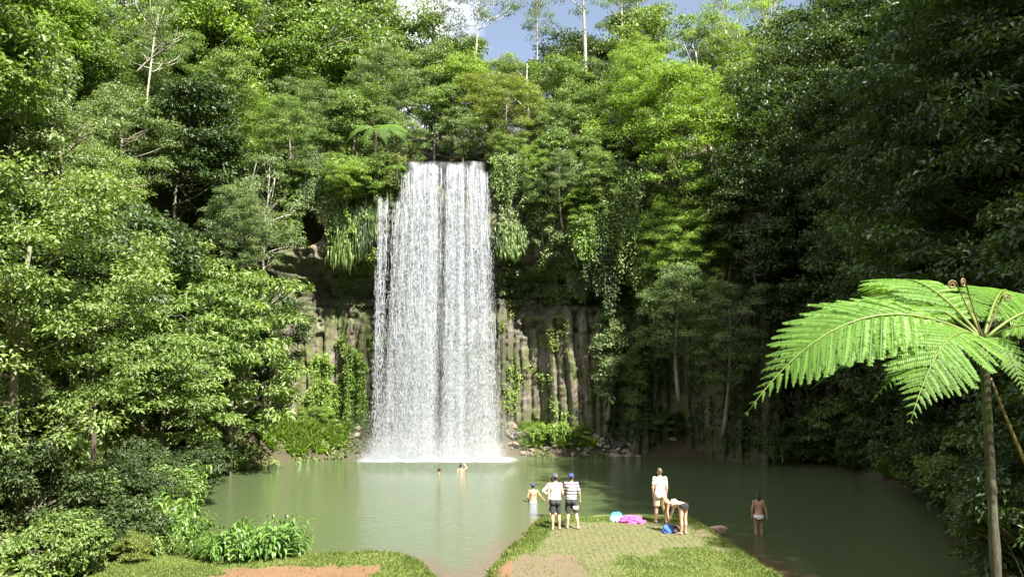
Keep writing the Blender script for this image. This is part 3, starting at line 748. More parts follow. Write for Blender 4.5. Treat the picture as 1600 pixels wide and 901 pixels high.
def person(loc, face, H, label, sk='tan', bend=0.0, feet=((-.10, 0), (.10, .02)), arms=None, shirt=None, shorts=None, sleeve=.55, hair='dark', hat=None, sandals=None,
           female=False, brief=None, knees=.02, head_tilt=0.0, head_turn=0.0, long_hair=False, bra=None, group=None, sink=0.0, patch=False):
    s = H/1.75; root = link('person', None, None, (loc[0], loc[1], loc[2]-sink), face, s); tag(root, label, 'person', group)
    hip = np.array([0, 0, .93]); cb, sb = math.cos(bend), math.sin(bend)
    def T(p):
        p = np.asarray(p, float)
        if p[2] <= .93: k = 0.0
        else: k = min(1, (p[2]-.93)/.10)
        a = bend*k; c, d = math.cos(a), math.sin(a); v = p-hip
        return hip + np.array([v[0], v[1]*c+v[2]*d, -v[1]*d+v[2]*c])
    wf = .88 if female else 1.0
    def torso(mb, z0, z1, dx, hipx=1.0):
        zs = [r for r in TORSO if z0 <= r[0] <= z1]; rings = []
        for z, rx, ry in zs:
            rx = rx*(wf if z > 1.2 else (1.03 if female and z < 1 else wf+.02)) + dx; ry = ry*(1.06 if female and z < 1 else .97) + dx
            rings.append([T((rx*math.cos(t)*(1-.10*abs(math.sin(2*t))*0), ry*math.sin(t) + (.012 if z > 1.1 else -.010), z)) for t in np.linspace(0, 2*math.pi, 20, endpoint=False)])
        mb.ring_tube(rings)
    shx = .172*wf
    arms = arms or (((-.05, .0, -.29), (-.05, .07, -.54)), ((.05, .0, -.29), (.05, .07, -.54)))
    A = []
    for sx, (e, w) in zip((-1, 1), arms):
        S = np.array([sx*shx, 0, 1.415]); A.append((T(S), T(S)+np.array(e), T(S)+np.array(w), sx))
    b = MB(); torso(b, .8, 1.5, 0)
    b.ellipsoid(T((-.075, -.055, .875)), .085, .085, .10); b.ellipsoid(T((.075, -.055, .875)), .085, .085, .10)
    for sx in (-1, 1): b.ellipsoid(T((sx*.07*wf, -.045, 1.33)), .075, .06, .10)
    if bra or female:
        for sx in (-1, 1): b.ellipsoid(T((sx*.075, .085, 1.275)), .062, .055, .065)
    LEG = []
    for sx, (fxx, fyy) in zip((-1, 1), feet):
        h = np.array([sx*.088, 0, .90]); an = np.array([fxx, fyy, .085]); kn = (h*.47+an*.53) + np.array([sx*.004, knees, 0])
        b.capsule(h, kn, .088 if not female else .094, .056, 14)
        b.tube([kn+(0, 0, .03), kn*.85+an*.15-(0, .012, 0), kn*.62+an*.38-(0, .022, 0), kn*.3+an*.7-(0, .010, 0), an], [.054, .055, .058, .044, .037], 12)
        b.capsule(an+(0, -.045, -.045), an+(sx*.03, .13, -.055), .036, .033); b.capsule(an+(0, 0, 0), an+(sx*.02, .08, -.04), .036, .034)
        for t in range(5): b.capsule(an+(sx*(.03+.018*(t-2)), .14, -.066), an+(sx*(.034+.02*(t-2)), .185-.012*abs(t-.5*(1-sx)*4 if False else t-(0 if sx < 0 else 0))*.5, -.070), .0125, .011, 6)
        LEG.append((h, kn, an))
    for S, E, W, sx in A:
        b.ellipsoid(S, .062, .058, .062); b.capsule(S, E, .050, .038); b.capsule(E, W, .040, .026)
        d = (W-E)/np.linalg.norm(W-E); fwd = np.array([0, 1., 0]); fwd = fwd-d*(d@fwd); fwd /= np.linalg.norm(fwd)+1e-6; pal = np.cross(d, fwd)*sx
        k0 = W+d*.075
        b.tube([W, W+d*.03, k0, k0+d*.015], [.024, .03, .034, .03], 8)
        for f in range(4):
            o = k0 + fwd*(.030-.020*f); ln = (.070, .080, .075, .058)[f]
            m = o+d*ln*.55+pal*-.004; b.capsule(o-d*.02, m, .0095, .009, 6); b.capsule(m, m+d*ln*.42-pal*.018, .009, .008, 6)
        o = W+d*.028+fwd*.022; m = o+d*.035+fwd*.028; b.capsule(o, m, .012, .010, 6); b.capsule(m, m+d*.03+fwd*.006, .010, .009, 6)
    # neck and head
    N0 = T((0, -.005, 1.45)); hd = T((0, .015, 1.635)); upv = T((0, 0, 1.6))-T((0, 0, 1.4)); upv /= np.linalg.norm(upv)
    ct, stt = math.cos(head_tilt), math.sin(head_tilt); Rx = np.array([[1, 0, 0], [0, cb*ct-sb*stt, sb*ct+cb*stt], [0, -(sb*ct+cb*stt), cb*ct-sb*stt]]); Rh = Rx @ rotz(head_turn)
    Hp = lambda x, y, z: hd + Rh @ np.array([x, y, z])
    b.capsule(N0, hd-upv*.05, .055*wf, .052*wf, 12)
    b.ellipsoid(hd, .074, .094, .105, 16, 11, Rh); b.ellipsoid(Hp(0, .03, -.055), .056, .062, .062, 12, 8, Rh)
    b.capsule(Hp(0, .088, .012), Hp(0, .105, -.022), .010, .014, 8); b.capsule(Hp(-.02, .088, -.058), Hp(.02, .088, -.058), .009, .009, 6)
    b.capsule(Hp(-.035, .082, .03), Hp(.035, .082, .03), .012, .012, 6)
    for sx in (-1, 1): b.ellipsoid(Hp(sx*.076, -.005, -.005), .012, .022, .032, 8, 6, Rh)
    me = remeshed(b, 'body', .0075, 2); me.materials.clear(); me.materials.append(SK[sk]); me.materials.append(dark_face); me.materials.append(lip)
    cen = np.empty(len(me.polygons)*3, np.float32); me.polygons.foreach_get('center', cen); cen = cen.reshape(-1, 3); mi = np.zeros(len(cen), np.int32)
    for sx in (-1, 1): mi[np.linalg.norm(cen-Hp(sx*.032, .086, .005), axis=1) < .011] = 1
    mi[np.linalg.norm((cen-Hp(0, .096, -.058))*np.array([.5, 1, 1.6]), axis=1) < .014] = 2
    me.polygons.foreach_set('material_index', mi); link('body', me, root)
    if shirt:
        m = MB(); torso(m, .84, 1.47, .022); m.ellipsoid(T((-.07, -.045, .90)), .095, .095, .09); m.ellipsoid(T((.07, -.045, .90)), .095, .095, .09)
        for S, E, W, sx in A:
            if sleeve > 0: m.ellipsoid(S, .072, .068, .070); m.capsule(S, S+(E-S)*min(sleeve, 1), .064, .058)
            if sleeve > 1: m.capsule(E, E+(W-E)*(sleeve-1), .056, .042)
        mm = remeshed(m, 'shirt', .009, 2); mm.materials.clear(); mm.materials.append(CL[shirt]); link('shirt', mm, root)
    if shorts:
        m = MB(); torso(m, .83, 1.0, .030); m.ellipsoid(T((-.075, -.058, .865)), .102, .102, .12); m.ellipsoid(T((.075, -.058, .865)), .102, .102, .12)
        for h, kn, an in LEG: m.tube([h+(0, 0, .03), h+(kn-h)*.5, h+(kn-h)*.83], [.108, .108, .104], 16)
        mm = remeshed(m, 'shorts', .009, 2); mm.materials.clear(); mm.materials.append(CL[shorts]); so = link('shorts', mm, root)
        if patch:
            h, kn, an = LEG[1]; c0 = h+(kn-h)*.52; pm = MB(); rr = .114
            pm.ring_tube([[c0+np.array([rr*math.cos(t), rr*math.sin(t), dz])*k + (0, 0, 0) for t in np.linspace(-2.2, -.2, 10)] + [c0+np.array([(rr-.012)*math.cos(t), (rr-.012)*math.sin(t), dz]) for t in np.linspace(-.2, -2.2, 10)] for dz, k in ((-.07, 1), (.055, 1))])
            pm.build('patch', CL['white'], so)
    if brief:
        m = MB(); rings = []
        for z, g in ((.845, .030), (.87, .010), (.90, .009), (.935, .009), (.965, .006)):
            rx = .168*(1.03 if female else 1)*(1 if z > .86 else .62) + g; ry = .125+g
            rings.append([T((rx*math.cos(t), ry*math.sin(t)-.012-(.028 if math.sin(t) < 0 and z < .95 else 0), z)) for t in np.linspace(0, 2*math.pi, 24, endpoint=False)])
        m.ring_tube(rings)
        for sx in (-1, 1): m.ellipsoid(T((sx*.062, -.058, .885)), .080, .092, .072)
        mm = remeshed(m, 'swim_briefs', .009, 2); mm.materials.clear(); mm.materials.append(CL[brief]); link('swim_briefs', mm, root)
    if bra:
        m = MB(); m.ring_tube([[T(((.176*wf)*math.cos(t), .124*math.sin(t)+.012, z)) for t in np.linspace(0, 2*math.pi, 20, endpoint=False)] for z in (1.235, 1.27)]); m.build('bikini_top', CL[bra], root)
    h = MB(); h.ellipsoid(Hp(0, -.014, .022), .083, .096, .100, 16, 11, Rh); h.ellipsoid(Hp(0, -.055, -.035), .062, .048, .060, 12, 8, Rh)
    if long_hair:
        if bend > .5:
            h.tube([Hp(0, -.06, .02), Hp(0, -.02, .10), Hp(0, .05, .12)+(0, 0, -.10), Hp(0, .05, .12)+(0, 0, -.24), Hp(0, .03, .12)+(0, .02, -.34)], [.07, .085, .08, .055, .02], 12)
            h.tube([Hp(-.05, .0, .08), Hp(-.06, .02, .10)+(0, 0, -.12), Hp(-.06, .02, .10)+(0, 0, -.28)], [.05, .045, .015], 8)
        else: h.tube([Hp(0, -.05, .03), Hp(0, -.085, -.06), Hp(0, -.10, -.15), Hp(0, -.10, -.20)], [.075, .075, .06, .03], 12)
    mm = remeshed(h, 'hair', .009, 1); mm.materials.clear(); mm.materials.append(hair_m[hair]); link('hair', mm, root)
    if hat:
        c = MB(); rings = []
        for z, r in ((.012, 1.0), (.035, 1.02), (.065, .97), (.095, .80), (.115, .50), (.124, .14)):
            rings.append([Hp(.089*r*math.cos(t), .104*r*math.sin(t)-.008, z+.008*math.sin(t)) for t in np.linspace(0, 2*math.pi, 18, endpoint=False)])
        c.ring_tube(rings); c.ring_tube([[Hp(.075*math.cos(t)*k, .085+.085*math.sin(t)*k, .022+dz-.012*math.sin(t)) for t in np.linspace(0, math.pi, 10)] for k, dz in ((1, -.006), (1, .004))])
        c.build('cap', CL[hat], root)
    if sandals:
        for (h_, kn, an), sx in zip(LEG, (-1, 1)):
            m = MB(); rings = []
            for dz in (0.002, .022): rings.append([an+np.array([sx*.02+(.048-.008*math.sin(t))*math.cos(t)+sx*.012*math.sin(t), .055+.145*math.sin(t), -.085+dz]) for t in np.linspace(0, 2*math.pi, 18, endpoint=False)])
            m.ring_tube(rings); m.tube([an+(-.045, .06, -.06), an+(sx*.02, .11, -.015), an+(.06, .06, -.06)], [.009]*3, 6); m.build('flip_flop', CL[sandals], root)
    return root
def G(px, py, z=.34):
    p = gz(px, py, z); return np.array([p[0], p[1], max(hz(p[0], p[1]), -.6)])
person(G(868, 827), R(4), 1.76, 'man in white sleeveless top, charcoal shorts and dark cap standing on the grass', 'fair', feet=((-.09, -.03), (.13, .05)), shirt='white', sleeve=0.0, shorts='charcoal', hat='grey', sandals='charcoal',
       arms=(((-.06, -.01, -.28), (-.07, .06, -.53)), ((.07, .02, -.27), (.03, .16, -.48))))
person(G(893, 825), R(-8), 1.74, 'man in black and white striped shirt, blue cap and dark shorts', 'fair', feet=((-.13, .0), (.21, -.03)), shirt='striped', sleeve=.8, shorts='charcoal', hat='navy', sandals='charcoal', patch=True,
       arms=(((-.07, .07, -.26), (-.01, .23, -.42)), ((.09, .0, -.27), (.10, .09, -.50))))
p = gz(833, 784, 0)
person((p[0], p[1], 0), R(5), 1.62, 'shirtless boy in dark cap standing waist deep in the pool', 'tan', brief='lilac', hat='navy', sink=.86, arms=(((-.07, -.02, -.26), (-.02, .12, -.42)), ((.15, .03, -.22), (.30, .12, -.38))))
p = gz(864, 808, .1); person((p[0]+.02, p[1]+.5, .02), R(0), 1.62, 'person in white long sleeves, hidden behind the man in sleeveless top, hands on hips', 'fair', shirt='white', sleeve=1.7, shorts='paleblue', sink=.15,
       arms=(((-.20, -.04, -.22), (-.03, .05, -.40)), ((.20, -.04, -.22), (.03, .05, -.40))))
person(G(1032, 816), R(2), 1.80, 'man in cream t-shirt and khaki shorts standing barefoot at the platform edge', 'fair', feet=((-.14, .02), (.17, -.05)), shirt='cream', sleeve=.62, shorts='khaki', hair='brown',
       arms=(((-.06, -.01, -.28), (-.03, .08, -.54)), ((.06, .0, -.28), (.05, .07, -.54))))
person(G(1068, 835), R(38), 1.66, 'woman with blond hair in black bikini bottoms bending down over the bags', 'fair', bend=1.52, feet=((-.10, .02), (.11, .03)), brief='black', bra='white', hair='blond', long_hair=True, female=True, knees=-.01, head_tilt=.45,
       arms=(((-.02, .04, -.28), (.02, .02, -.50)), ((.02, .10, -.26), (.0, .18, -.46))))
p = gz(1186, 834, 0); person((p[0], p[1], 0), R(-4), 1.64, 'woman in white patterned bikini bottoms wading into the shaded water', 'brown', brief='bikini', hair='dark', long_hair=True, female=True, sink=.27, head_tilt=.25,
       arms=(((-.07, .0, -.27), (-.07, .06, -.51)), ((.10, .0, -.26), (.14, .06, -.50))))
p = gz(686, 738, 0); person((p[0], p[1], 0), R(60), 1.72, 'swimmer with dark hair low in the water, left of the two swimmers', 'fair', brief='navy', sink=1.47)
p = gz(720, 733, 0); person((p[0], p[1], 0), R(-20), 1.72, 'swimmer nearer the waterfall with one arm raised to the head', 'fair', brief='navy', sink=1.42,
       arms=(((-.10, .12, -.22), (-.12, .34, -.20)), ((.18, .04, .12), (.06, .02, .28))))

# ------------------------------------------------------------------ the things lying on the grass
def crumple(name, loc, r, mat, seed, label=None, cat=None, parent=None, fold=.35, fr=2.4):
    import bmesh
    bm = bmesh.new(); bmesh.ops.create_icosphere(bm, subdivisions=5, radius=1)
    co = np.array([v.co[:] for v in bm.verts]); nz = fbm(co[:, 0]*fr+seed, co[:, 1]*fr, co[:, 2]*fr, seed, 4); rd = 1-np.abs(nz-.5)*2*2
    k = 1+fold*(rd-.5) + .5*(vnoise(co[:, 0]*1.1+seed, co[:, 1]*1.1, 0, seed+1)-.5)
    co = co*k[:, None]; co[:, 2] = np.where(co[:, 2] < 0, co[:, 2]*.08, co[:, 2])
    for v, c in zip(bm.verts, co*np.array(r)): v.co = c
    me = bpy.data.meshes.new(name); bm.to_mesh(me); bm.free(); me.materials.append(mat); me.polygons.foreach_set('use_smooth', np.ones(len(me.polygons), bool))
    o = link(name, me, parent, loc); 
    if label: tag(o, label, cat)
    return o
p = G(988, 815); crumple('towel', p, (.33, .24, .18), CL['pink'], 3, 'bright pink towel crumpled on the grass edge', 'towel', fold=.6)
p = G(963, 813); bg = crumple('bag', p, (.20, .17, .27), CL['cyan'], 5, 'blue bag with pale cloth on it beside the pink towel', 'bag', fold=.3)
crumple('cloth', (-.05, -.12, .02), (.18, .11, .16), CL['paleblue'], 8, parent=bg, fold=.6)
p = G(1045, 832); b2 = crumple('backpack', p, (.17, .15, .24), CL['blue'], 12, 'small blue backpack at the feet of the bending woman', 'backpack', fold=.2)
m = MB(); m.tube([(-.1, -.12, .2), (-.12, -.19, .1), (-.1, -.15, .02)], .018, 6); m.build('strap', CL['navy'], b2)
p = G(1056, 831); crumple('clothes', p+(0, .03, 0), (.22, .2, .2), CL['brown'], 15, 'dark crumpled clothes behind the small blue backpack', 'clothes', fold=.6)
p = G(880, 818); crumple('bundle', p+(0, .05, 0), (.08, .08, .12), CL['black'], 19, 'small dark bundle on the grass between two standing men', 'bundle')

# ------------------------------------------------------------------ plants: one of each kind, then copies
PROTO = {
 'broad': [make_tree(11, 9, 2.9), make_tree(12, 10, 2.7, .2, 105), make_tree(13, 8, 3.2, .22, 100, lean=.8), make_tree(14, 11, 2.6, .3, 95, L=.23, W=.11), make_tree(15, 9, 3.0, .15, 110, L=.18)],
 'fine':  [make_tree(21, 9, 2.9, .2, 120, 190, (.4, .85), .14, .06, upbias=.3), make_tree(22, 10, 2.6, .25, 120, 190, (.4, .8), .15, .055), make_tree(23, 8.5, 3.1, .2, 125, 190, (.45, .8), .13, .06)],
 'large': [make_tree(31, 9, 3.0, .12, 95, 110, (.45, .9), .27, .10, 'leaf_mid', upbias=.15, flat=.6), make_tree(32, 10, 2.8, .2, 95, 110, (.45, .9), .28, .105, flat=.6)],
 'giant': [make_tree(16, 19, 5.4, .18, 250, 190, (.6, 1.15), .22, .10, 'leaf_dark', 'bark_dark', .3, limbs=40), make_tree(17, 21, 5.0, .2, 250, 190, (.6, 1.1), .20, .10, 'leaf_dark', 'bark_dark', .3, limbs=40)],
 'gum':   [make_gum(41), make_gum(42, 16, .13, ncl=28, cr=1.8), make_gum(43, 19, .17, ncl=40, cr=2.6, cbase=.5)],
 'shrub': [make_tree(51, 2.4, 1.5, 0.0, 70, 150, (.25, .5), .13, .055, tr=.05, limbs=14), make_tree(52, 2.0, 1.3, 0.0, 50, 95, (.28, .5), .14, .07, tr=.04, limbs=14), make_tree(53, 3.0, 1.6, .02, 75, 120, (.28, .55), .17, .07, tr=.05)],
 'column': [make_tree(61, 8, 1.35, .05, 90, 120, (.4, .75), .18, .09, hang=.5, flat=1.2, bark='bark_grey', limbs=12), make_tree(62, 9, 1.2, .02, 90, 120, (.4, .7), .17, .085, hang=.6, flat=1.3, limbs=12)],
 'vine':  [make_hanging(71, 1.6, 5, 64), make_hanging(72, 2.2, 6, 80), make_hanging(73, 1.3, 4, 50, L=.24, W=.11)],
 'cane':  [make_cane(81), make_cane(82, 30, 1.2, .7), make_cane(83, 22, .9, .5)],
}
def make_hangfern(seed, w=1.6, h=3.2, n=620):
    rg = np.random.default_rng(seed); z = -rg.random(n)**.8*h; x = rg.normal(size=n)*w*.42*(1-.35*-z/h)
    P = np.stack([x, rg.uniform(-.25, .1, n)+.1*z/h, z], 1); D = rg.normal(size=(n, 3))*.35+np.array([0, -.8, -.25])
    V, F, T = strip_leaf(P, D, rg.normal(size=(n, 3))*.2+np.array([0, -.4, 1]), rg.uniform(.5, 1.15, n), rg.uniform(.05, .10, n), rg, 4, rg.uniform(1.6, 2.6, n), np.clip(rg.normal(.5, .25, n), 0, 1))
    return None, mesh_np('foliage', V, F, [M['leaf_yellow']], tint=T)
PROTO['hangfern'] = [make_hangfern(91), make_hangfern(92, 1.2, 2.6)]
PARTN = {'vine': ('stem', 'foliage'), 'cane': ('stem', 'foliage'), 'shrub': ('stem', 'foliage'), 'hangfern': ('stem', 'foliage')}
NAME = dict(giant='large_rainforest_tree', broad='rainforest_tree', fine='fine_leaved_tree', large='large_leaved_tree', gum='gum_tree', shrub='shrub', column='creeper_clad_tree', vine='hanging_vine', cane='ginger_plant', hangfern='hanging_fern')
CAT = dict(giant='tree', broad='tree', fine='tree', large='tree', gum='tree', shrub='shrub', column='tree', vine='vine', cane='plant', hangfern='fern')
LOOK = dict(giant='huge dense rainforest tree', broad='dense rainforest tree', fine='small-leaved bushy tree', large='large-leaved spreading tree', gum='tall thin gum tree', shrub='leafy shrub', column='creeper-wrapped slender tree', vine='curtain of hanging vines', cane='long-leaved ginger plant', hangfern='drooping strap fern clump')
TONE = dict(leaf_dark='dark green', leaf_mid='mid green', leaf_grey='grey-green', leaf_light='bright green', leaf_yellow='yellow-green', leaf_cane='glossy green', leaf_fern='fresh green')
pr = np.random.default_rng(99)
def plant(kind, loc, sc=1.0, leaf=None, zone='', rz=None, idx=None, label=None, tilt=0.0, scz=1.0):
    tk, cr = PROTO[kind][pr.integers(0, len(PROTO[kind])) if idx is None else idx]
    r = link(NAME[kind], None, None, loc, pr.random()*6.283 if rz is None else rz, (sc, sc, sc*scz))
    if tilt: r.rotation_euler[1] = tilt
    a, b = PARTN.get(kind, ('trunk', 'crown'))
    if tk is not None: link(a, tk, r)
    o = link(b, cr, r)
    if leaf and leaf != cr.materials[0].name:
        o.material_slots[0].link = 'OBJECT'; o.material_slots[0].material = M[leaf]
    if leaf is None: leaf = [k for k, v in M.items() if v == cr.materials[0]][0]
    tag(r, label, CAT[kind])
    if label is None: REP.append((r, (('tall ' if sc > 1.08 else 'low ' if sc < .88 else '') if CAT[kind] == 'tree' and kind != 'gum' else '')+TONE[leaf]+' '+LOOK[kind], zone, NAME[kind].replace('_', ' ')+'s '+zone))
    return r
def pick(*w):
    k = [a for a, b in w]; p = np.array([b for a, b in w], float); return k[pr.choice(len(k), p=p/p.sum())]

TAKEN = []
def scatter(n, xr, yr, space, ok, fn):
    c = 0
    for _ in range(n*14):
        x, y = pr.uniform(*xr), pr.uniform(*yr)
        if not ok(x, y): continue
        if any((x-a)**2+(y-b)**2 < space*space for a, b in TAKEN): continue
        TAKEN.append((x, y)); fn(x, y, hz(x, y)); c += 1
        if c >= n: break
S2 = lambda x, y: float(poly_sd(np.array([x]), np.array([y]), LAND)[0])
SD = lambda x, y: float(poly_sd(np.array([x]), np.array([y]), POOL)[0])
def inview(x, y, z, m=160, top=260):
    px, py, f = project((x, y, z+3)); return f > 2 and -m < px < 1600+m and py > -top

# --- heroes first
ZL, ZB, ZR, ZC = 'on the left slope', 'on the plateau', 'on the shaded right slope', 'on the cliff'
def hero(kind, px, Yd, z, **kw):
    x = gy(px, 300, Yd)[0]; TAKEN.append((x, Yd)); return plant(kind, (x, Yd, z if z is not None else hz(x, Yd)-.15), **kw)
hero('large', 372, 43.0, .2, sc=1.22, leaf='leaf_mid', idx=0, label='large-leaved light tree leaning over the water left of the bare cliff columns')
hero('large', 330, 38.5, .4, sc=.95, leaf='leaf_mid', idx=1, label='large-leaved tree at the left shore in front of the taller leaning one')
hero('large', 165, 33.5, None, sc=.95, leaf='leaf_mid', idx=1, label='tree with big glossy leaves high on the left, nearest the left edge')
hero('broad', 425, 47.5, 2.6, sc=.80, leaf='leaf_dark', idx=0, label='dark rounded tree touching the left end of the bare cliff')
hero('fine', 1045, 51.0, 12.6, sc=1.35, leaf='leaf_light', idx=0, label='biggest bright yellow-green tree, right of the fall at the shadow edge')
hero('fine', 1000, 53.0, 17.6, sc=.95, leaf='leaf_light', idx=1, label='bright green tree at the cliff top between the fall and the biggest bright tree')
hero('fine', 1100, 50.5, 15.5, sc=1.0, leaf='leaf_light', idx=2, label='bright green tree nearest the dark right slope on the cliff top')
hero('fine', 1080, 48.6, 8.2, sc=.72, leaf='leaf_light', idx=2, label='small bright tree low on the cliff right of the creeper column')
hero('fine', 1120, 49.6, 9.6, sc=.85, leaf='leaf_light', idx=0, label='bright tree halfway down the right cliff at the edge of the shade')
hero('fine', 1040, 50.2, 9.4, sc=.70, leaf='leaf_light', idx=1, label='bright tree halfway down the right cliff, just under the biggest bright tree')
hero('fine', 1055, 47.0, 4.0, sc=.85, leaf='leaf_grey', idx=0, label='pale grey-green spreading tree below the bright trees on the right cliff')
hero('fine', 1120, 46.2, 2.0, sc=.85, leaf='leaf_grey', idx=1, label='grey-green tree at the right foot of the cliff, half in shade')
hero('column', 945, 52.1, 2.6, sc=.88, leaf='leaf_grey', idx=0, label='creeper-wrapped column of leaves standing on the boulders right of the fall')
hero('column', 982, 52.0, 1.6, sc=.70, leaf='leaf_mid', idx=1, label='shorter creeper-wrapped stem beside the tall leafy column')
hero('fine', 805, 54.5, 18.0, sc=.85, leaf='leaf_yellow', idx=0, label='yellowish bushy tree on the lip just right of the fall')
hero('fine', 760, 56.5, 18.6, sc=.85, leaf='leaf_yellow', idx=2, label='yellow-green round tree behind the right half of the fall lip')
hero('broad', 792, 54.0, 17.6, sc=.42, leaf='leaf_mid', idx=2, label='small leafy tree overhanging the right edge of the fall')
hero('broad', 850, 55.2, 18.0, sc=.62, leaf='leaf_grey', idx=4, label='grey-green tree on the cliff edge right of the fall')
hero('broad', 900, 55.5, 18.2, sc=.70, leaf='leaf_mid', idx=1, label='mid green tree on the cliff edge before the bright trees')
hero('broad', 680, 56.0, 18.6, sc=.62, leaf='leaf_mid', idx=3, label='mid green tree directly behind the fall lip')
hero('broad', 725, 55.0, 18.5, sc=.55, leaf='leaf_grey', idx=0, label='low grey-green tree right behind the middle of the fall lip')
hero('broad', 640, 54.2, 18.3, sc=.55, leaf='leaf_grey', idx=2, label='grey-green tree behind the left end of the fall lip')
hero('broad', 545, 54.2, 17.6, sc=.80, leaf='leaf_mid', idx=4, label='mid green tree on the cliff edge left of the tree fern')
hero('fine', 490, 53.8, 16.5, sc=.85, leaf='leaf_grey', idx=1, label='grey-green bushy tree on the cliff left of the fall')
hero('fine', 378, 46.5, 9.5, sc=.72, leaf='leaf_grey', idx=2, label='grey-green drooping tree left of the red-brown cliff patch')
hero('fine', 440, 51, 16.0, sc=.75, leaf='leaf_mid', idx=0, label='mid green bushy tree above the red-brown cliff patch')
# the slim young tree at the near left
x = gy(143, 800, 27.5); y0 = 27.5
yt = make_tree(210, 9.6, 2.3, .45, 60, 70, (.4, .8), .22, .10, 'leaf_dark', 'bark_dark', .11, lean=.5, limbs=18)
r = tag(link('young_tree', None, None, (x[0], y0, hz(x[0], y0)-.1), .4), 'slim young tree with a thin leaning dark trunk on the near left bank', 'tree'); link('trunk', yt[0], r); link('crown', yt[1], r)
TAKEN.append((x[0], y0))

# --- left slope
def left(x, y, z):
    k = pick(('broad', 5), ('fine', 3.2), ('large', 1.8), ('column', .8))
    s = pr.uniform(.75, 1.15)*(.9 if k == 'column' else 1)
    lf = pick(('leaf_mid', 4.4), ('leaf_dark', 2.2), ('leaf_grey', 2.4), ('leaf_light', 1.8))
    lf = pick(('leaf_dark', 2), ('leaf_mid', 1)) if y < 36 and z < 7 else lf
    plant(k, (x, y, z-.25), s, lf, ZL if y > 34 else 'on the near left bank')
scatter(88, (-38, -11), (21, 58), 2.75, lambda x, y: S2(x, y) > .5 and not (x > -13 and y > 45) and (y > 31 or project((x, y, 0))[0] < 30) and inview(x, y, hz(x, y), 120, 120), left)
# --- plateau behind the fall
def back(x, y, z):
    px, py, f = project((x, y, z))
    k = pick(('broad', 4), ('fine', 3), ('column', 1)); gap = 590 < px < 1140
    if gap and y > 65: return
    s = pr.uniform(.70, .95) if gap else pr.uniform(1.15, 1.6)
    plant(k, (x, y, z-.3), s, pick(('leaf_mid', 3), ('leaf_grey', 3), ('leaf_light', 1.5), ('leaf_dark', 1.2), ('leaf_yellow', .5)), ZB)
scatter(84, (-30, 22), (54.6, 77), 2.8, lambda x, y: inview(x, y, hz(x, y), 60), back)
# --- gums standing over the plateau
for (px, Yd, s, idx, lf) in ((432, 49.5, .98, 0, 'leaf_grey'), (520, 62, 1.0, 2, 'leaf_mid'), (560, 64, .95, 0, 'leaf_mid'), (595, 66, 1.0, 2, 'leaf_mid'), (690, 66, .9, 2, 'leaf_dark'), (735, 60, 1.0, 0, 'leaf_grey'), (830, 68, 1.0, 1, 'leaf_grey'),
        (912, 60, 1.15, 2, 'leaf_mid'), (955, 66, .95, 0, 'leaf_mid'), (1000, 69, 1.0, 2, 'leaf_grey'), (1040, 66, .9, 1, 'leaf_mid'), (1085, 70, .9, 1, 'leaf_light'),
        (1128, 68, 1.0, 1, 'leaf_light'), (1142, 62, .95, 1, 'leaf_light'), (1158, 66, 1.0, 0, 'leaf_light'), (1185, 60, 1.0, 0, 'leaf_light'), (1210, 64, 1.1, 1, 'leaf_mid'), (380, 60, 1.05, 0, 'leaf_grey'), (300, 58, 1.0, 2, 'leaf_grey'), (215, 50, .8, 0, 'leaf_grey')):
    x = gy(px, 200, Yd)[0]; TAKEN.append((x, Yd)); plant('gum', (x, Yd, hz(x, Yd)-.3), s, lf, 'standing above the forest', idx=idx)
for (px, Yd, s) in ((545, 66, 1.45), (950, 68, 1.3), (1005, 66, 1.35), (480, 64, 1.5), (420, 66, 1.6)):
    x = gy(px, 200, Yd)[0]; TAKEN.append((x, Yd)); plant('broad', (x, Yd, hz(x, Yd)-.3), s, pick(('leaf_mid', 2), ('leaf_dark', 1), ('leaf_grey', 1)), 'on the skyline')
# dead pale trees against the sky
def bare_tree(px, Yd, z, H, seed, label):
    rg = np.random.default_rng(seed); b = MB(); top = np.array([rg.normal()*.8, 0, H]); p = limb_path(rg, (0, 0, -.3), top, .1, 8); b.tube(p, np.linspace(.15, .03, 8), 7)
    for k in range(7):
        i = rg.integers(3, 7); a = rg.random()*6.28; e = p[i]+np.array([math.cos(a)*rg.uniform(.6, 1.6), math.sin(a)*.8, rg.uniform(.8, 2.4)]); q2 = limb_path(rg, p[i], e, .3, 5); b.tube(q2, np.linspace(.06, .012, 5), 5)
        b.tube(limb_path(rg, q2[3], q2[3]+rg.normal(size=3)*.5+np.array([0, 0, .5]), .3, 4), np.linspace(.025, .008, 4), 4)
    x = gy(px, 200, Yd)[0]; o = b.build('dead_tree', M['bark_grey' if px < 400 else 'bark_pale']); o.location = (x, Yd, z); tag(o, label, 'tree')
bare_tree(838, 57, 20, 7.2, 5, 'bare white dead tree against the sky right of the fall')
bare_tree(1120, 58, 19.5, 9, 8, 'bare pale dead tree among thin gum trunks at the right skyline')
bare_tree(20, 31, 6.0, 5, 14, 'bare curling pale branches at the left edge of the slope')
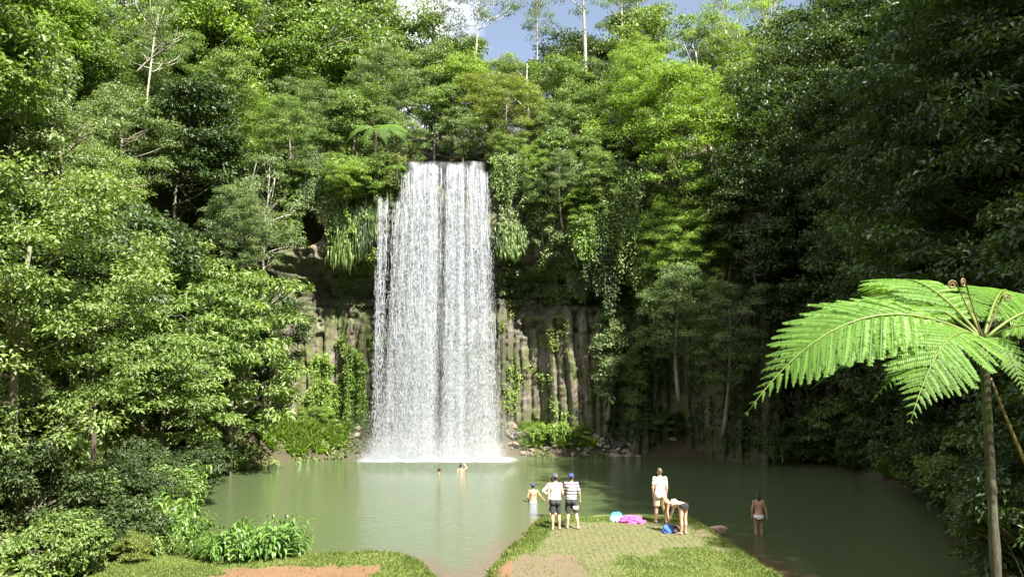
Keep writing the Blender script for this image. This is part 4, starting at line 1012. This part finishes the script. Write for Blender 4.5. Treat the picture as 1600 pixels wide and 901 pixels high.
for i, (px, py, Yd, ln) in enumerate(((20, 285, 30, 3.0), (75, 240, 32, 2.5), (150, 345, 33, 3.2), (110, 300, 31, 2.6), (215, 90, 46, 3.6), (505, 60, 52, 3), (40, 120, 34, 3))):
    rg = np.random.default_rng(500+i); p = gy(px, py, Yd); b = MB(); e = np.array([rg.choice([-1, 1])*ln*.7, -rg.random()*.8, ln*rg.uniform(.2, .8)]); q3 = limb_path(rg, (0, 0, 0), e, .5, 9); b.tube(q3, np.linspace(.07, .02, 9), 6)
    for k in (3, 5, 6): b.tube(limb_path(rg, q3[k], q3[k]+rg.normal(size=3)*ln*.25+np.array([0, 0, ln*.2]), .5, 6), np.linspace(.035, .01, 6), 5)
    o = b.build('bare_branch', M['bark_grey']); o.location = p-np.array([0, 0, ln*.25]); tag(o, None, 'branch'); REP.append((o, 'bare crooked branch', 'in the left slope trees', 'bare branches in the left slope'))
# --- right slope, dark
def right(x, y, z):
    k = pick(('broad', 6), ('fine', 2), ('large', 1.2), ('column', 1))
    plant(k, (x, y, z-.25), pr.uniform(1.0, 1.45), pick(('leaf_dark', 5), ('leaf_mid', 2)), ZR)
scatter(72, (11.2, 40), (17, 58), 3.1, lambda x, y: S2(x, y) > .4 and not (x < 15 and y > 46.0) and not (y < 24.5 and x < 20) and inview(x, y, hz(x, y), 260), right)
# tall forest on the right bank and behind the viewer, which keeps the right half in shade
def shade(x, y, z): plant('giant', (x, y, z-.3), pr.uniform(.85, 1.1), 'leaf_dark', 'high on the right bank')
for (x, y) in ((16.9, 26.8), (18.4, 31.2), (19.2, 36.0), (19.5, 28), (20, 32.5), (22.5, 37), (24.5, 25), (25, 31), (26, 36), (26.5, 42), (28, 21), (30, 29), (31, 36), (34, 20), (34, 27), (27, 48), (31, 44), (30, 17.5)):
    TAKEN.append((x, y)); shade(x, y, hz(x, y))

for (x, y, k) in ((29.5, 20.5, 2.2), (33, 17, 3.2), (35, 22.5, 3.2), (37, 12.5, 3.0), (38, 18, 2.9), (23.4, 9.2, 1.25), (31, 28, 2.4), (40, 24, 3.0)):
    TAKEN.append((x, y)); plant('broad', (x, y, hz(x, y)-.5), k, 'leaf_dark', 'high on the right bank')
for (x, y, k) in ((12.5, 16.8, .66), (13.4, 19.6, .95), (15.2, 22.4, 1.0)):
    TAKEN.append((x, y)); plant('broad', (x, y, hz(x, y)-.2), k, 'leaf_dark', 'on the near right shore')
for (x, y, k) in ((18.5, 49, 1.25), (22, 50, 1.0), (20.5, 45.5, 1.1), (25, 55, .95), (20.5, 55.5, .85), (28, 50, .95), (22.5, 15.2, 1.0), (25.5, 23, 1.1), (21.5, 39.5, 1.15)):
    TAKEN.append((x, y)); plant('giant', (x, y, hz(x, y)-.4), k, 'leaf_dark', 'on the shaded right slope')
# --- shrubs along the shores
def shore(pts, zone, leafs, n, smin=.5, smax=1.0, kinds=(('shrub', 4), ('cane', 1))):
    for k in range(n):
        i = pr.integers(0, len(pts)-1); f = pr.random(); a, b = np.array(pts[i]), np.array(pts[i+1]); p = a*(1-f)+b*f + pr.normal(size=2)*.5
        if SD(*p) < .15: p = a*(1-f)+b*f
        kd = pick(*kinds); plant(kd, (p[0], p[1], hz(*p)-.1), pr.uniform(smin, smax), pick(*leafs) if kd != 'cane' else 'leaf_cane', zone)
G2 = lambda px, py: tuple(gz(px, py, .3)[:2])
shore([G2(130, 880), G2(60, 850), G2(170, 820), G2(240, 800), G2(290, 770)], 'on the near left bank', (('leaf_dark', 4), ('leaf_mid', 1)), 16, .55, .95)
shore([G2(295, 770), (-16.2, 40.2), (-15.3, 43), (-13.2, 47)], 'along the left shore', (('leaf_mid', 3), ('leaf_dark', 2)), 16, .6, 1.1)
shore([(13.9, 49.5), (17, 46.5), (18.6, 43), (18.2, 36), (17.2, 31), (15.6, 27), (14, 23.5), (12.6, 20), (11, 17)], 'along the shaded right shore', (('leaf_dark', 3), ('leaf_mid', 1)), 36, .8, 1.5, (('shrub', 6), ('cane', .7)))
for (px, py, s, lf) in ((60, 905, .72, 'leaf_mid'), (20, 880, .9, 'leaf_dark'), (110, 890, .55, 'leaf_mid'), (45, 845, .8, 'leaf_dark'), (205, 868, .35, 'leaf_yellow')):
    p = gz(px, py, .5); plant('shrub', (p[0], p[1], hz(p[0], p[1])-.1), s, lf, 'at the left edge of the lawn')
for (px, py, s, i) in ((345, 872, .78, 0), (372, 876, .70, 1), (412, 874, .82, 1), (438, 868, .86, 0), (456, 864, .62, 2)):
    p = gz(px, py, .3); plant('cane', (p[0], p[1], hz(p[0], p[1])-.05), s, 'leaf_cane', 'at the left lawn edge', idx=i)
for (px, py, s) in ((235, 845, 1.0), (265, 835, 1.1), (285, 850, .9), (220, 800, 1.2), (262, 790, 1.25), (190, 850, .8), (300, 868, .55), (245, 868, .5)):
    p = gz(px, py, .3); plant('cane', (p[0], p[1], hz(p[0], p[1])-.05), s, pick(('leaf_cane', 2), ('leaf_mid', 2)), 'among near left shrubs')
# ledge plants at the foot of the cliff
for (px, py, s, kd, lf) in ((450, 690, .75, 'cane', 'leaf_light'), (475, 695, .6, 'shrub', 'leaf_light'), (430, 692, .9, 'shrub', 'leaf_light'), (505, 690, .5, 'shrub', 'leaf_light'), (415, 705, .9, 'shrub', 'leaf_mid'), (460, 704, .5, 'cane', 'leaf_light'),
        (835, 675, .8, 'cane', 'leaf_light'), (860, 668, .9, 'cane', 'leaf_light'), (885, 672, .8, 'cane', 'leaf_light'), (850, 690, .55, 'shrub', 'leaf_light'), (905, 680, .55, 'shrub', 'leaf_light'), (875, 688, .5, 'shrub', 'leaf_light'), (830, 692, .4, 'shrub', 'leaf_light'), (870, 655, .8, 'cane', 'leaf_light'),
        (1015, 696, .6, 'cane', 'leaf_mid'), (1030, 690, .7, 'shrub', 'leaf_mid'), (1060, 700, .6, 'shrub', 'leaf_dark'), (990, 672, .7, 'shrub', 'leaf_dark')):
    p = gy(px, py+14, 52.7); p[2] = max(hz(p[0], p[1]), p[2]-.3); plant(kd, (p[0], p[1], p[2]), s, lf, 'at the '+('right' if px > 690 else 'left')+' cliff foot')
for (px, Yd, z, sc, lf) in ((925, 52.6, 18.0, 1.2, 'leaf_mid'), (950, 53.5, 18.2, 1.3, 'leaf_light'), (975, 53.5, 18.2, 1.3, 'leaf_mid'), (1005, 53, 17.6, 1.2, 'leaf_light'), (870, 52.6, 18.0, 1.0, 'leaf_mid'), (1150, 49, 12.6, 1.7, 'leaf_mid'), (1135, 48.6, 11.4, 1.5, 'leaf_dark'), (1165, 47.6, 12.0, 1.6, 'leaf_dark'), (1180, 46.8, 10.5, 1.6, 'leaf_dark'), (590, 52.0, 16.6, 1.1, 'leaf_mid'), (572, 51.5, 16.2, 1.0, 'leaf_light'), (1175, 48.8, 13.5, 1.5, 'leaf_dark'), (1130, 50.5, 14.5, 1.3, 'leaf_light'), (470, 52.5, 15.0, 1.1, 'leaf_mid'), (430, 51.5, 13, 1.2, 'leaf_mid')):
    x = gy(px, 300, Yd)[0]; plant('shrub', (x, Yd, z), sc, lf, 'on the cliff top')
# --- vines, ferns and creepers on the cliff
def on_cliff(kind, px, py, sc, leaf, idx=None, scz=1.0, dy=.12):
    p = gy(px, py, 51.0); yy = float(cliff_y(p[0], p[2])); p = gy(px, py, yy-dy); plant(kind, p, sc, leaf, 'on the '+('right' if px > 690 else 'left')+' cliff', rz=pr.normal()*.15, idx=idx, scz=scz)
for a in ((543, 318, .85, None, 0, 1.25), (528, 335, .6, None, 1, 1.1), (566, 322, .75, None, 1, 1.3), (584, 318, .45, None, 0, 1.3), (798, 350, .7, None, 0, .85), (782, 360, .5, None, 1, .8), (816, 356, .5, None, 1, .9)): on_cliff('hangfern', a[0], a[1], a[2], 'leaf_dark' if a[4] else 'leaf_mid', a[4], a[5], .25)
for a in ((520, 250, .9, 'leaf_mid'), (555, 245, .9, 'leaf_light'), (600, 250, .6, 'leaf_mid'), (575, 275, .7, 'leaf_mid'), (622, 240, .55, 'leaf_yellow'), (480, 235, .6, 'leaf_grey'), 
          (790, 240, .8, 'leaf_mid'), (835, 235, .9, 'leaf_light'), (880, 250, 1.0, 'leaf_grey'), (915, 330, .8, 'leaf_light'), (850, 320, .6, 'leaf_dark'), (960, 260, 1.0, 'leaf_mid'), (945, 360, .9, 'leaf_dark'), (1000, 330, 1.1, 'leaf_mid'), (905, 410, .6, 'leaf_grey'), (1010, 450, 1.0, 'leaf_mid'), (978, 430, .9, 'leaf_dark')):
    on_cliff('vine', a[0], a[1], a[2], a[3])
for (px, py, sc, kd, lf) in ((850, 330, .42, 'broad', 'leaf_mid'), (880, 300, .5, 'fine', 'leaf_grey'), (905, 360, .45, 'broad', 'leaf_light'), (870, 400, .36, 'fine', 'leaf_grey'), (920, 420, .42, 'fine', 'leaf_mid'), (835, 260, .4, 'fine', 'leaf_light'), (935, 300, .5, 'broad', 'leaf_mid'), (985, 400, .5, 'fine', 'leaf_light'), (960, 330, .5, 'broad', 'leaf_mid'), (540, 290, .42, 'broad', 'leaf_light'), (515, 275, .4, 'fine', 'leaf_mid'), (610, 285, .22, 'fine', 'leaf_yellow')):
    p = gy(px, py, 51); yy = float(cliff_y(p[0], p[2]-1.5))-.3; plant(kd, (p[0], yy-.1, p[2]-sc*4.5), sc, lf, 'on the '+('right' if px > 690 else 'left')+' cliff')
def creeper(pxs, pys, n, leaf, label, seed, L=.17, W=.09, thr=.5, depth=.45, fr=.9):
    rg = np.random.default_rng(seed); px = rg.uniform(*pxs, n); py = rg.uniform(*pys, n)
    a, b = gy(pxs[0], pys[0], 51.3), gy(pxs[1], pys[1], 51.3)
    x = a[0]+(b[0]-a[0])*(px-pxs[0])/(pxs[1]-pxs[0]); z = a[2]+(b[2]-a[2])*(py-pys[0])/(pys[1]-pys[0])
    ed = np.minimum(np.minimum(px-pxs[0], pxs[1]-px)/(pxs[1]-pxs[0]), np.minimum(py-pys[0], pys[1]-py)/(pys[1]-pys[0]))
    k = fbm(x*fr, z*fr*.6, 0, seed)+.5*np.minimum(ed, .22)-.11 > thr; x, z = x[k], z[k]; m = len(x)
    d = depth*np.clip(fbm(x*1.6, z*1.6, 0, seed+9)*1.7-.25, .05, 1)*rg.random(m)
    P = np.stack([x, cliff_y(x, z)-d-.03, z], 1); D = rg.normal(size=(m, 3))*.6+np.array([0, -.5, -.5]); N = norm(rg.normal(size=(m, 3))*.4+np.array([0, -.8, .7])); s = rg.uniform(.6, 1.3, m)
    V, F, T = leaves(P, D, N, L*s, W*s, rg=rg, tint=np.clip(fbm(x*1.2, z*1.2, 0, seed+3)+rg.normal(0, .13, m), 0, 1))
    tag(link('cliff_creeper', mesh_np('cliff_creeper', V, F, [M[leaf]], tint=T)), label, 'creeper')
creeper((474, 590), (520, 690), 16000, 'leaf_light', 'bright green creeper spreading over the cliff columns left of the fall', 301, thr=.47)
creeper((460, 590), (300, 520), 9000, 'leaf_mid', 'thin dark creeper on the overhanging rock left of the fall', 302, thr=.64, depth=.25)
creeper((780, 930), (450, 560), 9000, 'leaf_yellow', 'yellow-green creeper on the ledges of the undercut right of the fall', 303, thr=.53, depth=.3)
creeper((780, 935), (235, 455), 26000, 'leaf_grey', 'dense creeper covering the upper cliff right of the fall', 304, thr=.42, depth=.9)
creeper((820, 940), (240, 470), 9000, 'leaf_mid', 'leafy sprays of creeper hanging out over the upper right cliff', 309, thr=.46, depth=1.0)
creeper((516, 592), (300, 420), 7000, 'leaf_light', 'leafy creeper tangled with the strap ferns left of the fall', 311, thr=.50, depth=1.0)
creeper((780, 832), (340, 430), 4500, 'leaf_yellow', 'yellowish creeper tangled with the strap ferns right of the fall', 312, thr=.48, depth=.9)
creeper((520, 600), (240, 330), 6000, 'leaf_light', 'bright creeper under the tree fern left of the fall', 310, thr=.44, depth=.9)
creeper((785, 910), (540, 680), 4000, 'leaf_light', 'sparse creeper between the bare columns right of the fall', 305, thr=.60, depth=.2)
creeper((590, 780), (270, 690), 9000, 'leaf_yellow', 'moss and ferns on the wet rock behind the falling water', 306, thr=.55, depth=.12, L=.12)
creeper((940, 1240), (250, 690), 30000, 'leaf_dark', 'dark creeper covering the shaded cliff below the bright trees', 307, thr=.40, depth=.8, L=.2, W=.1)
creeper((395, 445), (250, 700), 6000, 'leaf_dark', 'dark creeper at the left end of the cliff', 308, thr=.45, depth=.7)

# --- tree ferns
cx = gy(1532, 532, 9.0); bz = hz(cx[0]+.05, 9.0)
tree_fern('tree_fern', (cx[0]+.03, 9.0, bz-.1), cx[2]-bz+.1, [
    (R(188), 2.95, .52, .50, -.48, .52), (R(175), 2.5, .62, .42, -.45, .50), (R(222), 2.0, .32, .55, -.42, .60), (R(112), 2.4, .85, .25, -.25, .46), (R(72), 2.5, .80, .3, .2, .46), (R(22), 2.6, .66, .40, .50, .46),
    (R(338), 2.3, .55, .45, .45, .46), (R(96), 2.6, .95, .2, 0, .46), (R(300), 1.6, .55, .6, .3, .46), (R(150), 1.9, .25, .4, -.2, .38), (R(48), 2.5, .85, .25, .3, .46), (R(262), 1.0, .3, .8, 0, .40), (R(203), 1.6, .10, .45, -.3, .36)],
    61, 'near tree fern with large bright fronds and a slim pale trunk at the right edge', npair=23, npin=26, tr=.047, fiddle=3)
p = gy(583, 195, 50.2)
tree_fern('tree_fern', (p[0], p[1]+1.2, 16.2), p[2]-16.2, [(R(8), 2.6, .75, .55, .45, .5), (R(335), 2.7, .45, .7, .5, .5), (R(300), 2.2, .3, .9, .3, .5), (R(205), 2.2, .55, .8, -.5, .5), (R(165), 2.0, .85, .6, -.4, .5), (R(85), 2.2, 1.0, .3, 0, .5), (R(40), 2.3, .9, .4, .3, .5), (R(250), 1.8, .2, 1.0, 0, .5)], 62, 'small tree fern on the cliff edge left of the fall lip', npair=16, npin=10, tr=.09, fiddle=2)
for (px, py, Yd, hh, lb) in ((620, 262, 50.0, .4, 'low fern drooping beside the left edge of the fall lip'), (235, 835, 26.5, .4, 'low green fern in the near left shrubs')):
    p = gy(px, py, Yd); tree_fern('tree_fern' if hh > .5 else 'fern', (p[0], p[1], p[2]-hh), hh, [(R(a+pr.uniform(-9, 9)), pr.uniform(1.2, 1.7)*(1 if hh > .5 else .7), .5, .6, 0, .42) for a in range(0, 360, 45)], int(px), lb, cat='tree fern' if hh > .5 else 'fern', npair=16, npin=10, tr=.07, fiddle=0)
b = MB(); p0 = gy(1548, 590, 9.3); p1 = gy(1610, 740, 9.2); b.tube(limb_path(np.random.default_rng(4), p0, p1, .06, 7), np.linspace(.012, .022, 7), 6)
tag(b.build('dead_stalk', M['fern_stalk']), 'brown dead frond stalk hanging beside the near tree fern trunk', 'stalk')

# ------------------------------------------------------------------ grass
rg = np.random.default_rng(33)
n = 330000; x = rg.uniform(-11.5, 9.5, n); y = rg.uniform(17.5, 29.0, n)
sd = poly_sd(x, y, POOL); pv1, d1 = masks(x, y); s2 = poly_sd(x, y, LAND)
dens = ss(.02, .25, sd)*(1-.80*pv1)*(1-d1*.97)*ss(.8, -.2, s2)*np.clip(.45+fbm(x*1.7, y*1.7, 0, 14), 0, 1)
k = rg.random(n) < dens; x, y, pv1, sd = x[k], y[k], pv1[k], sd[k]; m = len(x); z = height(x, y)
tall = 1+1.4*ss(.9, .15, sd)*(fbm(x*.9, y*.9, 0, 15) > .42)
hgt = rg.uniform(.035, .085, m)*tall*(1-.5*pv1)
D = rg.normal(size=(m, 3))*.45+np.array([0, 0, 1]); N = rg.normal(size=(m, 3))
V, F, T = leaves(np.stack([x, y, z-.005], 1), D, norm(N), hgt, rg.uniform(.012, .022, m)*1.3, fold=.1, droop=.35, rg=rg, tint=np.clip(fbm(x*.8, y*.8, 0, 16)*1.3-.15+rg.normal(0, .15, m), 0, 1))
tag(link('grass', mesh_np('grass', V, F, [M['grass']], tint=T)), kind='stuff')

n = 420000; x = rg.uniform(-36, 36, n); y = rg.uniform(17, 72, n); s2 = poly_sd(x, y, LAND); sd = poly_sd(x, y, POOL)
k = ((s2 > .1) | ((y > 47) & (sd > .5)) | ((x < -8.6) & (y > 23.5) & (sd > .2)) | ((x > 9) & (sd > .3))) & (fbm(x*.6, y*.6, 0, 91)+.35*ss(50, 52, y)*(x > -9) < .62)
x, y = x[k], y[k]; m = len(x); z = height(x, y)+rg.random(m)**1.5*.45*fbm(x*1.2, y*1.2, 0, 92)*1.8
L_ = rg.uniform(.10, .30, m)
V, F, T = leaves(np.stack([x, y, z], 1), rg.normal(size=(m, 3))+np.array([0, 0, .25]), norm(rg.normal(size=(m, 3))*.5+np.array([0, -.3, 1])), L_, L_*.45, rg=rg, tint=np.clip(fbm(x*.5, y*.5, 0, 93)+rg.normal(0, .15, m), 0, 1))
tag(link('undergrowth', mesh_np('undergrowth', V, F, [M['leaf_mid']], tint=T)), kind='stuff')
# low bright herbs on the rubble at the cliff foot
n = 46000; px = rg.uniform(0, 1, n); c0 = gz(815, 711, 0); c1 = gz(940, 711, 0); d0 = gz(405, 714, 0); d1_ = gz(540, 714, 0); lf = rg.random(n) < .5
x = np.where(lf, d0[0]+(d1_[0]-d0[0])*px, c0[0]+(c1[0]-c0[0])*px); y = np.where(lf, 48.6+rg.random(n)*4.0, 52.3+rg.random(n)*1.7)
k = (fbm(x*1.3, y*1.3, 0, 95) > .43) & (poly_sd(x, y, POOL) > .35); x, y = x[k], y[k]; m = len(x); z = height(x, y)+.03
L_ = rg.uniform(.18, .55, m)
V, F, T = leaves(np.stack([x, y, z], 1), rg.normal(size=(m, 3))*.5+np.array([0, -.2, .9]), norm(rg.normal(size=(m, 3))+np.array([0, -.8, .4])), L_, L_*.14, droop=.5, rg=rg)
tag(link('tall_grass', mesh_np('tall_grass', V, F, [M['leaf_light']], tint=T)), kind='stuff')

# ------------------------------------------------------------------ labels that single each repeat out
ORD = 'first second third fourth fifth sixth seventh eighth ninth tenth eleventh twelfth thirteenth fourteenth fifteenth sixteenth seventeenth eighteenth nineteenth twentieth'.split()
def ordinal(i):
    if i < 20: return ORD[i]
    t, u = divmod(i+1, 10); T10 = ['', '', 'twent', 'thirt', 'fort', 'fift', 'sixt', 'sevent', 'eight', 'ninet', 'hundr'][t]
    return T10+'ieth' if u == 0 else T10+'y-'+ORD[u-1]
fam = {}
for o, look, zone, grp in REP: fam.setdefault((look, zone, grp), []).append(o)
for (look, zone, grp), os_ in fam.items():
    def dist(o): return abs(project(o.location)[0]-690)
    os_.sort(key=dist)
    for i, o in enumerate(os_):
        o['group'] = grp
        o['label'] = f'{look} {zone}' + (f', {ordinal(i)} from the fall' if len(os_) > 1 else '')

# ------------------------------------------------------------------ light, sky, camera
EL, AZ = 53.0, 140.0
w = bpy.data.worlds.new('World'); SC.world = w; w.use_nodes = True; t = w.node_tree; t.nodes.clear()
out = t.nodes.new('ShaderNodeOutputWorld'); bg = t.nodes.new('ShaderNodeBackground'); sky = t.nodes.new('ShaderNodeTexSky')
sky.sky_type = 'NISHITA'; sky.sun_disc = False; sky.sun_elevation = R(EL); sky.sun_rotation = R(AZ); sky.altitude = 700; sky.dust_density = 1.2
tcw = t.nodes.new('ShaderNodeTexCoord'); mp = t.nodes.new('ShaderNodeMapping'); mp.inputs['Scale'].default_value = (1, 1, 2.2); nz = t.nodes.new('ShaderNodeTexNoise'); nz.inputs['Scale'].default_value = 3.1; nz.inputs['Detail'].default_value = 6
rp = t.nodes.new('ShaderNodeValToRGB'); rp.color_ramp.elements[0].position = .46; rp.color_ramp.elements[1].position = .66; rp.color_ramp.elements[0].color = (.12, .12, .12, 1)
mx = t.nodes.new('ShaderNodeMix'); mx.data_type = 'RGBA'; mx.inputs[7].default_value = (9.5, 9.8, 10.2, 1)
L = t.links.new
L(tcw.outputs['Generated'], mp.inputs[0]); L(mp.outputs[0], nz.inputs['Vector']); sx = t.nodes.new('ShaderNodeSeparateXYZ'); ma = t.nodes.new('ShaderNodeMath'); ma.operation = 'MULTIPLY_ADD'; ma.inputs[1].default_value = -.9
L(tcw.outputs['Generated'], sx.inputs[0]); L(sx.outputs[0], ma.inputs[0]); L(nz.outputs[0], ma.inputs[2]); L(ma.outputs[0], rp.inputs[0]); L(rp.outputs[0], mx.inputs[0]); L(sky.outputs[0], mx.inputs[6]); L(mx.outputs[2], bg.inputs[0]); L(bg.outputs[0], out.inputs[0])
bg.inputs[1].default_value = .05
sun = bpy.data.lights.new('sun', 'SUN'); sun.energy = 5.0; sun.angle = R(.53); sun.color = (1, .95, .86)
so = link('sun', sun); sd_ = Vector((math.sin(R(AZ))*math.cos(R(EL)), math.cos(R(AZ))*math.cos(R(EL)), math.sin(R(EL)))); so.rotation_euler = sd_.to_track_quat('Z', 'Y').to_euler(); so.location = (30, -30, 60)
cam = bpy.data.cameras.new('camera'); cam.sensor_width = 36; cam.lens = 36*FPX/1600; cam.clip_end = 2000; cam.clip_start = .05
co = link('camera', cam); co.location = CAM; co.rotation_euler = (math.pi/2+PITCH, 0, 0); SC.camera = co
SC.view_settings.view_transform = 'Standard'; SC.view_settings.look = 'None'; SC.view_settings.gamma = 1; SC.view_settings.exposure = 1.9; SC.view_settings.use_curve_mapping = False
SC.render.engine = 'CYCLES'; cy = SC.cycles
cy.max_bounces = 6; cy.volume_bounces = 2; cy.diffuse_bounces = 3; cy.glossy_bounces = 3; cy.transmission_bounces = 4; cy.transparent_max_bounces = 12; cy.use_denoising = True; cy.denoiser = 'OPENIMAGEDENOISE'; cy.denoising_input_passes = 'RGB_ALBEDO_NORMAL'; cy.sample_clamp_indirect = 6; cy.caustics_reflective = False; cy.caustics_refractive = False
